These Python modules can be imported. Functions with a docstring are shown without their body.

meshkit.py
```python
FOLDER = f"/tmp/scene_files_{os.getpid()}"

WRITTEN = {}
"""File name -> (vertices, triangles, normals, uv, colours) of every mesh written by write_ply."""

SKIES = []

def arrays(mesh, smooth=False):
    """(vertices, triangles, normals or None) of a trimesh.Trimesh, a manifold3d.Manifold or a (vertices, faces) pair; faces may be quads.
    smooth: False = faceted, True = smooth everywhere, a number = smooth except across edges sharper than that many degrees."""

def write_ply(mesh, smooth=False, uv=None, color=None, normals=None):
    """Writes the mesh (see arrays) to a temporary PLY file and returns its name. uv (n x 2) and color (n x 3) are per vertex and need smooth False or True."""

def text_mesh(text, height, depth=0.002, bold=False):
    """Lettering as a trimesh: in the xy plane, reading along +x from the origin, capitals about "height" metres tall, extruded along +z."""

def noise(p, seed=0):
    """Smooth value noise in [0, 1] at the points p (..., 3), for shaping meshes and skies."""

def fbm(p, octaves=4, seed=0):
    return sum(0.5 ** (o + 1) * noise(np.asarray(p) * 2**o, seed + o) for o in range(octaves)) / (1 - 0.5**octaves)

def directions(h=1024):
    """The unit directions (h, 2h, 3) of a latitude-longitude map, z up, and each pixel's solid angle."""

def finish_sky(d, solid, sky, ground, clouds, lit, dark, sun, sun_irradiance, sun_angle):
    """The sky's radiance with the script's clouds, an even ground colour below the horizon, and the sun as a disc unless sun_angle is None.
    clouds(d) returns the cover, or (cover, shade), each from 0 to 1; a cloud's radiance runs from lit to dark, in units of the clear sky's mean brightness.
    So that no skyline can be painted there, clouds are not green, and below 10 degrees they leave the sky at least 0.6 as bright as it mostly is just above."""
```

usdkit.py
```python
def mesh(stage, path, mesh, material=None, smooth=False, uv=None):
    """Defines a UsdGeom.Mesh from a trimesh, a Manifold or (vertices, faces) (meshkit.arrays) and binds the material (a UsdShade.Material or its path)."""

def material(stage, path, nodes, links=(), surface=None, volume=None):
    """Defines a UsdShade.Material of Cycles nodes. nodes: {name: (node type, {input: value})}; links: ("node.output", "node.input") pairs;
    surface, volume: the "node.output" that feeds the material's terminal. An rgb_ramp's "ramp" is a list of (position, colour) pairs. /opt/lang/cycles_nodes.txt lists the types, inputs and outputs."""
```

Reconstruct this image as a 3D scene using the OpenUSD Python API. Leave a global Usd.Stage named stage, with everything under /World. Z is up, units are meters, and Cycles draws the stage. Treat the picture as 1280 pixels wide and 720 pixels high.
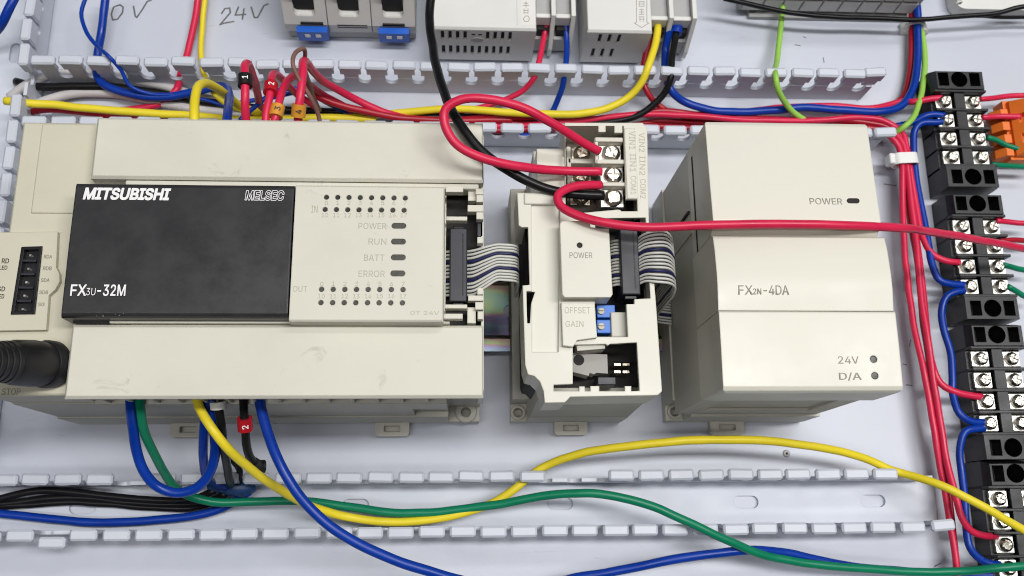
import math, random
import numpy as np, trimesh, manifold3d as m3
from shapely.geometry import Polygon, LineString, Point, box as sbox
from shapely.ops import unary_union
from pxr import Usd, UsdGeom, UsdLux, UsdShade, Gf, Sdf
import usdkit, meshkit

stage = Usd.Stage.CreateInMemory()
UsdGeom.SetStageUpAxis(stage, 'Z'); UsdGeom.SetStageMetersPerUnit(stage, 1.0)
UsdGeom.Xform.Define(stage, '/World')
S = 0.001                                   # all modelling numbers below are millimetres

# ---------------------------------------------------------------- camera, lamps, exposure
ROT = np.array([[0.998439, -0.009605, 0.055013], [-0.004568, 0.967752, 0.251863], [-0.055658, -0.251721, 0.966198]])
CAM = np.array([-79.683, -83.799, 359.415])
FOC = 1150.64
cam = UsdGeom.Camera.Define(stage, '/World/camera')
M = Gf.Matrix4d(1.0)
for i in range(3):
    M.SetRow(i, Gf.Vec4d(*map(float, ROT[i]), 0.0))
M.SetRow(3, Gf.Vec4d(*map(float, CAM * S), 1.0))
cam.AddTransformOp().Set(M)
cam.CreateHorizontalApertureAttr(36.0); cam.CreateVerticalApertureAttr(20.25)
cam.CreateFocalLengthAttr(36.0 * FOC / 1280)
cam.CreateClippingRangeAttr(Gf.Vec2f(0.01, 50.0))
cam.CreateFStopAttr(26.0); cam.CreateFocusDistanceAttr(0.292)
cam.CreateExposureAttr(0.0)

def rect_light(name, pos, target, w, h, inten, color):
    l = UsdLux.RectLight.Define(stage, '/World/' + name)
    z = np.array(pos, float) - np.array(target, float); z /= np.linalg.norm(z)
    x = np.array([1.0, 0, 0]); x -= z * (x @ z); x /= np.linalg.norm(x); y = np.cross(z, x)
    m = Gf.Matrix4d(1.0)
    for i, a in enumerate((x, y, z)):
        m.SetRow(i, Gf.Vec4d(*map(float, a), 0.0))
    m.SetRow(3, Gf.Vec4d(*map(float, pos), 1.0))
    l.AddTransformOp().Set(m)
    l.CreateWidthAttr(w); l.CreateHeightAttr(h); l.CreateIntensityAttr(inten); l.CreateColorAttr(Gf.Vec3f(*color))
    return l
# fluorescent tubes over the work bench and the bright ceiling around them
rect_light('ceiling_tube', (0.60, 0.78, 1.75), (0, 0, 0), 1.25, 0.16, 12.0, (1.0, 0.985, 0.965))
rect_light('ceiling_tube_001', (0.45, 0.10, 1.75), (0, 0, 0), 1.25, 0.16, 40.0, (1.0, 0.985, 0.965))
rect_light('ceiling_tube_002', (-0.55, -0.38, 1.75), (0, 0, 0), 1.25, 0.16, 10.0, (1.0, 0.985, 0.965))
rect_light('ceiling_glow', (0.2, 0.5, 2.6), (0.1, 0.2, 0), 4.2, 3.6, 0.36, (0.95, 0.975, 1.0))

# ---------------------------------------------------------------- helpers
def W(px, py, z):
    """The point at height z above the panel that the photograph shows at pixel (px, py)."""
    d = ROT.T @ np.array([(px - 640) / FOC, -(py - 360) / FOC, -1.0])
    return CAM + d * ((z - CAM[2]) / d[2])
def XY(px, py, z): return tuple(W(px, py, z)[:2])

used = {}
def numbered(parent, name):
    k = (parent, name); n = used.get(k, 0); used[k] = n + 1
    return name if n == 0 else f'{name}_{n:03d}'
origin = {}
def tag(prim, label=None, cat=None, group=None, kind=None):
    for k, v in (('label', label), ('category', cat), ('group', group), ('kind', kind)):
        if v: prim.SetCustomDataByKey(k, v)
def thing(name, label, cat, at=(0, 0, 0), group=None):
    path = '/World/' + numbered('/World', name)
    x = UsdGeom.Xform.Define(stage, path); x.AddTranslateOp().Set(Gf.Vec3d(*[float(a) * S for a in at]))
    origin[path] = np.array(at, float); tag(x.GetPrim(), label, cat, group)
    return path
def as_mesh(g):
    if isinstance(g, (list, tuple)) and len(g) and not isinstance(g[0], np.ndarray):
        return trimesh.util.concatenate([as_mesh(q) for q in g])
    if isinstance(g, m3.Manifold):
        m = g.to_mesh(); return trimesh.Trimesh(m.vert_properties[:, :3], m.tri_verts, process=False)
    return g
def part(parent, name, g, mat, smooth=False, label=None, kind=None):
    g = as_mesh(g)
    path = parent + '/' + numbered(parent, name)
    root = '/'.join(path.split('/')[:3])
    o = origin.get(root, np.zeros(3))
    g = trimesh.Trimesh((np.asarray(g.vertices) - o) * S, g.faces, process=False)
    usdkit.mesh(stage, path, g, MAT[mat], smooth=smooth)
    if label or kind: tag(stage.GetPrimAtPath(path), label, None, None, kind)
    return path
def solo(name, g, mat, label=None, cat=None, group=None, kind=None, smooth=False):
    p = part('/World', name, g, mat, smooth); tag(stage.GetPrimAtPath(p), label, cat, group, kind); return p

def bx(x0, x1, y0, y1, z0, z1, c=0.0):
    if c <= 0:
        m = trimesh.creation.box((x1 - x0, y1 - y0, z1 - z0)); m.apply_translation(((x0 + x1) / 2, (y0 + y1) / 2, (z0 + z1) / 2)); return m
    pts = []
    for sx in (0, 1):
        for sy in (0, 1):
            for sz in (0, 1):
                p = np.array([(x0, x1)[sx], (y0, y1)[sy], (z0, z1)[sz]]); d = np.array([c if s == 0 else -c for s in (sx, sy, sz)])
                for k in range(3):
                    q = p + d; q[k] = p[k]; pts.append(q)
    return trimesh.convex.convex_hull(np.array(pts))
def mb(x0, x1, y0, y1, z0, z1):
    return m3.Manifold.cube((x1 - x0, y1 - y0, z1 - z0)).translate((x0, y0, z0))
def mcyl(x, y, z0, z1, r, r2=None, n=24):
    return m3.Manifold.cylinder(z1 - z0, r, r if r2 is None else r2, n).translate((x, y, z0))
def mprism(poly, z0, z1):
    out = None
    poly = Polygon(poly) if not hasattr(poly, 'geom_type') else poly
    for g in getattr(poly, 'geoms', [poly]):
        g = g.buffer(0)
        cs = m3.CrossSection([list(g.exterior.coords)[:-1]] + [list(i.coords)[:-1] for i in g.interiors], m3.FillRule.EvenOdd)
        e = m3.Manifold.extrude(cs, z1 - z0).translate((0, 0, z0))
        out = e if out is None else out + e
    return out
def yz_up(m):
    """Turns a prism along z into one along x, its outline into y and z."""
    return m.transform(np.array([[0, 0, 1, 0], [1, 0, 0, 0], [0, 1, 0, 0]], float))
def pxpoly(pts, z): return Polygon([XY(x, y, z) for x, y in pts]).buffer(0)
def pxbox(x0, y0, x1, y1, z):
    a, b = W(x0, y1, z), W(x1, y0, z); c, d = W(x0, y0, z), W(x1, y1, z)
    return (a[0] + c[0]) / 2, (b[0] + d[0]) / 2, (a[1] + d[1]) / 2, (b[1] + c[1]) / 2
def rounded(x0, x1, y0, y1, r): return sbox(x0 + r, y0 + r, x1 - r, y1 - r).buffer(r, 6)

def spline(P, step=1.6):
    P = np.asarray(P, float)
    if len(P) < 3:
        n = max(2, int(np.linalg.norm(P[1] - P[0]) / step)); t = np.linspace(0, 1, n)[:, None]; return P[0] * (1 - t) + P[1] * t
    Q = np.vstack([2 * P[0] - P[1], P, 2 * P[-1] - P[-2]]); out = []
    for i in range(1, len(Q) - 2):
        p0, p1, p2, p3 = Q[i - 1:i + 3]
        t0 = 0; t1 = t0 + np.linalg.norm(p1 - p0) ** .5 + 1e-6; t2 = t1 + np.linalg.norm(p2 - p1) ** .5 + 1e-6; t3 = t2 + np.linalg.norm(p3 - p2) ** .5 + 1e-6
        n = max(3, int(np.linalg.norm(p2 - p1) / step))
        t = np.linspace(t1, t2, n, endpoint=False)[:, None]
        A1 = (t1 - t) / (t1 - t0) * p0 + (t - t0) / (t1 - t0) * p1; A2 = (t2 - t) / (t2 - t1) * p1 + (t - t1) / (t2 - t1) * p2; A3 = (t3 - t) / (t3 - t2) * p2 + (t - t2) / (t3 - t2) * p3
        B1 = (t2 - t) / (t2 - t0) * A1 + (t - t0) / (t2 - t0) * A2; B2 = (t3 - t) / (t3 - t1) * A2 + (t - t1) / (t3 - t1) * A3
        out.append((t2 - t) / (t2 - t1) * B1 + (t - t1) / (t2 - t1) * B2)
    return np.vstack(out + [P[-1:]])
def sweep(C, r, sides=12, wob=0.0, flat=1.0):
    """A round wire along the points C; wob makes it very slightly uneven."""
    C = np.asarray(C, float); n = len(C)
    T = np.gradient(C, axis=0); T /= np.linalg.norm(T, axis=1, keepdims=True) + 1e-9
    u = np.cross(T[0], [0.1, 0.2, 1.0]); u /= np.linalg.norm(u); U = [u]
    for i in range(1, n):
        u = U[-1] - T[i] * (U[-1] @ T[i]); u /= np.linalg.norm(u) + 1e-9; U.append(u)
    U = np.array(U); V = np.cross(T, U)
    a = np.arange(sides) * 2 * np.pi / sides
    R = np.full(n, float(r))
    if wob: R = R * (1 + wob * (2 * meshkit.noise(C / 6.0, int(abs(C[0, 0]) * 7) % 97) - 1))
    v = C[:, None] + R[:, None, None] * (np.cos(a)[None, :, None] * U[:, None] + flat * np.sin(a)[None, :, None] * V[:, None])
    v = np.vstack([v.reshape(-1, 3), C[:1], C[-1:]])
    i, j = np.meshgrid(np.arange(n - 1), np.arange(sides), indexing='ij')
    q0, q1, q2, q3 = i * sides + j, i * sides + (j + 1) % sides, (i + 1) * sides + (j + 1) % sides, (i + 1) * sides + j
    f = np.vstack([np.stack([q0, q1, q2], -1).reshape(-1, 3), np.stack([q0, q2, q3], -1).reshape(-1, 3)])
    k = np.arange(sides); A, B = n * sides, n * sides + 1
    f = np.vstack([f, np.stack([np.full(sides, A), (k + 1) % sides, k], -1), np.stack([np.full(sides, B), (n - 1) * sides + k, (n - 1) * sides + (k + 1) % sides], -1)])
    return trimesh.Trimesh(v, f, process=False)
def pts3(L): return [W(x, y, z) for x, y, z in L]
wire_seed = [0]
def wire(name, label, mat, r, L, group=None, cat='wire', marks=()):
    """A wire through (pixel x, pixel y, height) points. marks: (part name, material, index, length, radius, text, text material)."""
    r *= .95
    rs = np.random.RandomState(wire_seed[0]); wire_seed[0] += 1
    C = spline(pts3(L))
    ph = rs.rand(3, 3) * 50
    C = C + 0.34 * (np.stack([meshkit.noise(C / 7.0 + ph[k]) for k in range(3)], 1) - .5) * np.minimum(1, np.minimum(np.arange(len(C)), np.arange(len(C))[::-1]) / 5)[:, None]
    C = C + 0.9 * (np.stack([meshkit.noise(C / 22.0 + ph[k]) for k in range(3)], 1) - .5) * np.minimum(1, np.minimum(np.arange(len(C)), np.arange(len(C))[::-1]) / 5)[:, None]
    g = sweep(C, r, 14, 0.025)
    if not marks:
        return solo(name, g, mat, label, cat, group, smooth=True)
    t = thing(name, label, cat, tuple(C[0]), group)
    part(t, 'insulation', g, mat, smooth=True)
    for pn, pm, (px, py, z), length, rad, txt, tm in marks:
        c = W(px, py, z); i = int(np.argmin(((C - c) ** 2).sum(1)))
        d = C[min(i + 1, len(C) - 1)] - C[max(i - 1, 0)]; d /= np.linalg.norm(d)
        mk = part(t, pn, sweep(np.array([C[i] + d * s for s in np.linspace(-length / 2, length / 2, 5)]), rad, 16), pm, smooth=40)
        if txt:
            n = CAM - C[i]; n -= d * (n @ d); n /= np.linalg.norm(n)
            right = d if d[1] > 0 else -d
            up = np.cross(n, right)
            g = meshkit.text_mesh(txt, 1.9, 0.12, bold=True); v = np.array(g.vertices); v[:, :2] -= (v[:, :2].min(0) + v[:, :2].max(0)) / 2
            v = C[i] + n * (rad + .02) + v[:, :1] * right + v[:, 1:2] * up + v[:, 2:] * n
            part(t, 'marker_number', trimesh.Trimesh(v, g.faces, process=False), tm)
    return t

def text(parent, s, px0, pyb, px1, pyt, z, mat, bold=False, shear=0.0, outline=0.0, name='lettering', depth=0.06, rot=0, fat=0.0):
    """Lettering that fills the pixel box (left, baseline, right, top) on a surface at height z."""
    g = meshkit.text_mesh(s, 10.0, 1.0, bold=bold)
    if outline or fat:
        sec = g.section([0, 0, 1], [0, 0, .5]); p2, T = sec.to_2D(); pl = unary_union(p2.polygons_full)
        from shapely import affinity
        pl = affinity.affine_transform(pl, [T[0, 0], T[0, 1], T[1, 0], T[1, 1], T[0, 3], T[1, 3]])
        pl = pl.buffer(outline).difference(pl.buffer(-outline * .15)) if outline else pl.buffer(fat, 4)
        g = as_mesh(mprism(pl, 0, 1))
    v = np.array(g.vertices); lo, hi = v[:, :2].min(0), v[:, :2].max(0)
    a, b = (v[:, 0] - lo[0]) / (hi[0] - lo[0]), v[:, 1] / max(hi[1], 1e-6)
    if rot == -90:                               # reads downwards
        P0, PR, PU = W(px0, pyt, z), W(px0, pyb, z), W(px1, pyt, z)
    else:
        P0, PR, PU = W(px0, pyb, z), W(px1, pyb, z), W(px0, pyt, z)
        PU = np.array([P0[0], PU[1], z]); PR = np.array([PR[0], P0[1], z])
    ex, ey = PR - P0, PU - P0
    w = P0 + a[:, None] * ex + b[:, None] * ey + (shear * b)[:, None] * ex / np.linalg.norm(ex) * np.linalg.norm(ey)
    w[:, 2] = z + .012 + v[:, 2] * depth
    f = g.faces if rot != -90 else g.faces
    return part(parent, name, trimesh.Trimesh(w, f, process=False), mat)
def stroke(lines, z, wpx, depth=.05):
    """Flat pen or print strokes: polylines in pixels."""
    polys = [LineString([XY(x, y, z) for x, y in l]).buffer(wpx / 2, 3) for l in lines]
    return as_mesh(mprism(unary_union(polys), z + .012, z + .012 + depth))
def pan_screw(x, y, z, r, h, rot=0.4, slot=True):
    head = m3.Manifold.hull(mcyl(x, y, z, z + h * .45, r, n=20) + mcyl(x, y, z, z + h, r * .62, n=20))
    cr = mb(-r * .72, r * .72, -r * .14, r * .14, 0, 5) + mb(-r * .14, r * .14, -r * .72, r * .72, 0, 5)
    return head - cr.rotate((0, 0, math.degrees(rot))).translate((x, y, z + h * .35))

# ---------------------------------------------------------------- materials
MAT = {}
def mat(name, nodes, links, surface='p.BSDF'):
    MAT[name] = usdkit.material(stage, '/World/Looks/' + name, nodes, links, surface=surface)
def plastic(name, col, rough=.45, var=.06, bevel=.0004, scale=60, bump=.0, spec=.4, stain=None, sss=0, coat=0):
    dark = tuple(c * (1 - var) for c in col); lite = tuple(min(1, c * (1 + var)) for c in col)
    n = {'g': ('geometry', {}), 'n': ('noise_texture', {'scale': scale, 'detail': 5.0, 'roughness': .6}), 'r': ('rgb_ramp', {'ramp': [(.3, dark), (.7, lite)]}),
         'n2': ('noise_texture', {'scale': scale * 30, 'detail': 3.0}), 'rr': ('rgb_ramp', {'ramp': [(.3, (rough - .08,) * 3), (.7, (rough + .1,) * 3)]}),
         'p': ('principled_bsdf', {'roughness': rough, 'specular_ior_level': spec, 'coat_weight': coat})}
    L = [('g.position', 'n.vector'), ('g.position', 'n2.vector'), ('n.fac', 'r.fac'), ('n.fac', 'rr.fac'), ('rr.color', 'p.roughness')]
    out = 'r.color'
    if stain:
        n |= {'n3': ('noise_texture', {'scale': stain[0], 'detail': 8.0, 'roughness': .7, 'distortion': 1.0}), 'r3': ('rgb_ramp', {'ramp': [(stain[1], (0, 0, 0)), (stain[1] + .08, (1, 1, 1))]}), 'm3': ('mix', {'color2': stain[2]}), 'k3': ('mix', {'mix_type': 'multiply', 'fac': 1.0, 'color2': (stain[3],) * 3})}
        L += [('g.position', 'n3.vector'), ('n3.fac', 'r3.fac'), ('r3.color', 'k3.color1'), ('k3.color', 'm3.fac'), ('r.color', 'm3.color1')]
        out = 'm3.color'
    L.append((out, 'p.base_color'))
    nl = None
    if bevel:
        n['b'] = ('bevel', {'samples': 4, 'radius': bevel}); nl = 'b.bevel'
    if bump:
        n['bu'] = ('bump', {'strength': bump, 'distance': .0001}); L += [('n2.fac', 'bu.height')]
        if nl: L.append((nl, 'bu.normal'))
        nl = 'bu.normal'
    if nl: L.append((nl, 'p.normal'))
    mat(name, n, L)
plastic('cream', (.60, .582, .500), .46, .045, .0005, 40, .12, stain=(70, .60, (.36, .34, .28), .5))
plastic('cream_aged', (.55, .525, .415), .5, .03, .0005, 40, .12)
plastic('cream_light', (.62, .605, .525), .36, .03, .0006, 30, .1)
plastic('cream_base', (.52, .505, .44), .5, .05, .0005, 60, .1)
plastic('charcoal', (.027, .026, .028), .31, .12, .0006, 90, .35, stain=(300, .66, (.10, .10, .105), .5))
plastic('black_plastic', (.008, .008, .010), .35, .2, .0003, 90, .1)
plastic('black_rubber', (.012, .012, .013), .42, .2, 0, 80, .2)
plastic('slate_plastic', (.022, .024, .033), .42, .15, .0003, 90, .1)
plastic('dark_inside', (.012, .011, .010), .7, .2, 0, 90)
plastic('led_lens', (.018, .016, .012), .35, .2, 0, 500)
plastic('led_lens_grey', (.050, .046, .038), .35, .2, 0, 500)
plastic('duct', (.55, .58, .65), .42, .03, .0003, 40, .05)
plastic('pcb_grey', (.30, .29, .27), .5, .1, .0002, 200)
plastic('terminal_brown', (.10, .075, .055), .45, .35, .0002, 180)
plastic('blue_plastic', (.012, .10, .50), .35, .06, .0003, 90)
plastic('pot_blue', (.03, .15, .55), .35, .06, .0003, 90)
plastic('orange_plastic', (.74, .17, .022), .42, .06, .0004, 60)
plastic('white_plastic', (.66, .655, .63), .45, .03, .0005, 60)
plastic('grey_plastic', (.36, .36, .355), .45, .04, .0005, 60)
plastic('breaker', (.56, .55, .525), .45, .04, .0005, 60)
plastic('nylon', (.72, .72, .70), .4, .05, .0003, 60)
plastic('red_insul', (.61, .020, .070), .32, .10, 0, 70, spec=.3)
plastic('red_deep', (.36, .008, .022), .36, .10, 0, 70)
plastic('blue_insul', (.003, .036, .30), .32, .10, 0, 70, spec=.3)
plastic('yellow_insul', (.74, .60, .028), .38, .06, 0, 70, spec=.3)
plastic('green_insul', (.004, .19, .095), .33, .08, 0, 70, spec=.3)
plastic('lime_insul', (.30, .56, .09), .36, .08, 0, 70, spec=.3)
plastic('black_insul', (.009, .009, .010), .3, .15, 0, 70, spec=.22)
plastic('white_insul', (.52, .50, .50), .4, .05, 0, 70, spec=.3)
plastic('brown_insul', (.20, .10, .085), .4, .12, 0, 70, spec=.3)
plastic('ribbon_grey', (.55, .55, .51), .42, .06, 0, 70)
plastic('ribbon_web', (.03, .03, .03), .5, .1, 0, 70)
plastic('ribbon_navy', (.012, .014, .08), .42, .06, 0, 70)
plastic('tape_blue', (.02, .055, .16), .35, .25, 0, 300, .4)
plastic('marker_black', (.012, .012, .012), .3, .1, 0, 70)
plastic('marker_red', (.42, .01, .02), .3, .1, 0, 70)
plastic('marker_orange', (.62, .27, .03), .3, .1, 0, 70)
plastic('print_white', (.80, .80, .80), .5, .04, 0, 400)
plastic('print_pale', (.58, .58, .59), .5, .04, 0, 400)
plastic('print_scuff', (.20, .20, .20), .6, .3, 0, 900)
plastic('print_grey', (.24, .225, .18), .5, .1, 0, 400)
plastic('print_faint', (.42, .40, .325), .5, .06, 0, 400)
plastic('print_dark', (.045, .043, .04), .5, .1, 0, 400)
plastic('pen_ink', (.13, .13, .135), .5, .35, 0, 900)
plastic('label_paper', (.70, .69, .66), .5, .03, 0, 60)
def metal(name, col, rough, bump=.2, scale=900):
    mat(name, {'g': ('geometry', {}), 'n': ('noise_texture', {'scale': scale, 'detail': 4.0}), 'rr': ('rgb_ramp', {'ramp': [(.3, (max(.05, rough - .1),) * 3), (.7, (rough + .15,) * 3)]}),
               'bu': ('bump', {'strength': bump, 'distance': .0001}), 'p': ('principled_bsdf', {'metallic': 1.0, 'base_color': col})},
        [('g.position', 'n.vector'), ('n.fac', 'rr.fac'), ('rr.color', 'p.roughness'), ('n.fac', 'bu.height'), ('bu.normal', 'p.normal')])
metal('screw_metal', (.72, .69, .63), .27, .6)
metal('plate_metal', (.66, .65, .61), .36, .7)
metal('tarnished_metal', (.40, .34, .28), .3, .7)
metal('galvanised', (.55, .56, .57), .38, .3)
# passivated zinc with its pink, green and blue bands
mat('rail_zinc', {'g': ('geometry', {}), 'mp': ('mapping', {'scale': (14, 95, 95)}), 'n': ('noise_texture', {'scale': 1.0, 'detail': 2.0, 'distortion': .6}),
                  'r': ('rgb_ramp', {'ramp': [(0.25, (0.099, 0.167, 0.174)), (0.36, (0.136, 0.186, 0.217)), (0.45, (0.124, 0.105, 0.186)), (0.52, (0.174, 0.099, 0.105)), (0.58, (0.136, 0.174, 0.087)), (0.70, (0.093, 0.167, 0.174))]}),
                  'p': ('principled_bsdf', {'metallic': 1.0, 'roughness': .3})},
    [('g.position', 'mp.vector'), ('mp.vector', 'n.vector'), ('n.fac', 'r.fac'), ('r.color', 'p.base_color')])
# painted sheet steel: fine orange peel, faint scuffs and thumb marks
mat('panel_paint', {'g': ('geometry', {}), 'n': ('noise_texture', {'scale': 9.0, 'detail': 4.0}), 'r': ('rgb_ramp', {'ramp': [(.3, (.470, .498, .574)), (.7, (.530, .556, .628))]}),
                    'n2': ('noise_texture', {'scale': 700.0, 'detail': 2.0}), 'bu': ('bump', {'strength': .12, 'distance': .0002}),
                    'mp': ('mapping', {'scale': (30, 75, 30), 'rotation': (0, 0, .5)}), 'n3': ('noise_texture', {'scale': 1.0, 'detail': 9.0, 'roughness': .75, 'distortion': 2.0}), 'r3': ('rgb_ramp', {'ramp': [(.62, (0, 0, 0)), (.72, (.55, .55, .55))]}),
                    'm': ('mix', {'color2': (.30, .31, .33)}), 'p': ('principled_bsdf', {'roughness': .42, 'specular_ior_level': .45})},
    [('g.position', 'n.vector'), ('n.fac', 'r.fac'), ('g.position', 'n2.vector'), ('n2.fac', 'bu.height'), ('bu.normal', 'p.normal'), ('g.position', 'mp.vector'), ('mp.vector', 'n3.vector'), ('n3.fac', 'r3.fac'),
     ('r3.color', 'm.fac'), ('r.color', 'm.color1'), ('m.color', 'p.base_color')])

# ---------------------------------------------------------------- mounting panel
sheet = bx(-420, 330, -330, 360, -2.0, 0)
pan = thing('mounting_panel', 'pale blue-grey painted steel panel that everything is mounted on', None); stage.GetPrimAtPath(pan).SetCustomDataByKey('kind', 'structure')
part(pan, 'sheet', sheet, 'panel_paint')
part(pan, 'pen_writing', [
    stroke([[(142, 9), (139, 18), (141, 25), (147, 24), (153, 16), (154, 9), (150, 6), (144, 8), (142, 9)]], 0, .7),
    stroke([[(167, 8), (169, 20), (171, 22), (178, 12), (184, 2), (189, 0)]], 0, .7)], 'pen_ink', label='handwritten mark 0V in black pen')
part(pan, 'pen_writing', [
    stroke([[(277, 17), (281, 11), (287, 10), (288, 16), (281, 24), (275, 31), (280, 29), (292, 27)]], 0, .7),
    stroke([[(298, 9), (294, 19), (307, 18)], [(305, 11), (303, 24)]], 0, .7),
    stroke([[(314, 9), (318, 22), (322, 22), (330, 7), (335, 5)]], 0, .7)], 'pen_ink', label='handwritten mark 24V in black pen')
part(pan, 'scuff', [stroke([l], 0, .45, .02) for l in (
    [(1129, 455), (1133, 456)], [(1133, 481), (1140, 482)], [(1138, 425), (1137, 433)], [(1029, 72), (1030, 78)], [(1168, 708), (1176, 704)], [(994, 56), (1000, 57)], [(1004, 46), (1007, 47)], [(1105, 230), (1120, 232)], [(1225, 466), (1228, 468)])], 'pen_ink')
sx, sy = XY(983, 567, 0)
sc = part(pan, 'panel_screw', mcyl(sx, sy, 0, .5, 1.5, 1.2), 'grey_plastic', smooth=35)
part(sc, 'recess', mcyl(sx, sy, .5, .53, .5), 'dark_inside')

# ---------------------------------------------------------------- slotted wiring ducts
HT, PITCH = 22.0, 10.92
def finger(along, c0, y0, out, w=9.3, h=HT, dz=0, tilt=0, lh=2.6):
    """One finger: a neck and a rolled lip. along 'x': the wall runs along x at y = y0, its outer side towards out."""
    neck = bx(-4.15, 4.15, -.7, .7, 16.2, h - 1.2), bx(-2.85, 2.85, -.7, .7, 13.2, 16.3)
    a, b = (-.9, 3.1) if out > 0 else (-3.1, .9)
    lip = bx(-w / 2, w / 2, a, b, h - lh, h, .75)
    m = as_mesh([neck, lip])
    if tilt: m.apply_transform(trimesh.transformations.rotation_matrix(tilt, [0, 0, 1]))
    if along == 'y':
        m.apply_transform(trimesh.transformations.rotation_matrix(math.pi / 2, [0, 0, 1]))
        m.apply_translation((y0, c0, dz))
    else:
        m.apply_translation((c0, y0, dz))
    return m
def wall(along, a, b, y0, first):
    """The solid lower half of a slotted wall with U-shaped slot bottoms between the fingers."""
    pts = [(a, 1.2)]; pts.append((a, 13.4)); n = 0
    x = first + PITCH / 2
    while x - PITCH > a: x -= PITCH
    while x < b:
        if x - 2.5 > a and x + 2.5 < b:
            pts += [(x - 2.62, 13.4)] + [(x - 2.62 * math.cos(t), 11.4 - 2.62 * math.sin(t) * .95) for t in np.linspace(0, math.pi, 9)] + [(x + 2.62, 13.4)]
        x += PITCH
    pts += [(b, 13.4), (b, 1.2)]
    m = mprism(Polygon(pts).buffer(0), -.7, .7)
    v = m.to_mesh(); V = v.vert_properties[:, :3]
    V2 = np.stack([V[:, 0], y0 - V[:, 2], V[:, 1]], 1) if along == 'x' else np.stack([y0 + V[:, 2], V[:, 0], V[:, 1]], 1)
    return trimesh.Trimesh(V2, v.tri_verts, process=False)
def slots(m, L, z=-1):
    for x, y, w, h in L:
        m = m - mprism(rounded(x - w / 2, x + w / 2, y - h / 2, y + h / 2, min(w, h) / 2 * .98), -1, 4)
    return m

# upper duct
d = thing('wiring_duct', 'light grey slotted duct running across above the controllers, full of wires', 'wiring duct', (-249, 84, 0))
YF, YN = 95.6, 71.6
part(d, 'base', slots(mb(-248, 92, YN + .7, YF - .7, .004, 1.2), [(x, 84, 9, 4.5) for x in (-222, -150, -60, 30)]), 'duct')
f0 = W(1070, 100, HT)[0]
part(d, 'side_wall', wall('x', -248, 93.5, YF, f0), 'duct'); part(d, 'side_wall', wall('x', -248, 95.5, YN, f0), 'duct')
k = 0
while f0 - PITCH * k > -247:
    x = f0 - PITCH * k; rr = random.Random(k)
    part(d, 'finger', finger('x', x + rr.uniform(-.25, .25), YF + rr.uniform(-.25, .25), 1, dz=rr.uniform(-.5, .3), tilt=rr.uniform(-.035, .035)), 'duct')
    part(d, 'finger', finger('x', x + rr.uniform(-.25, .25), YN + rr.uniform(-.2, .2), -1, dz=rr.uniform(-.4, .3), tilt=rr.uniform(-.03, .03)), 'duct')
    k += 1
part(d, 'finger', finger('x', W(1096, 99, HT)[0], YF + .7, 1, dz=.4, tilt=.06), 'duct')
part(d, 'finger', finger('x', W(1109, 177, HT)[0], YN + .2, -1, dz=.2, tilt=.05), 'duct')

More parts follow.
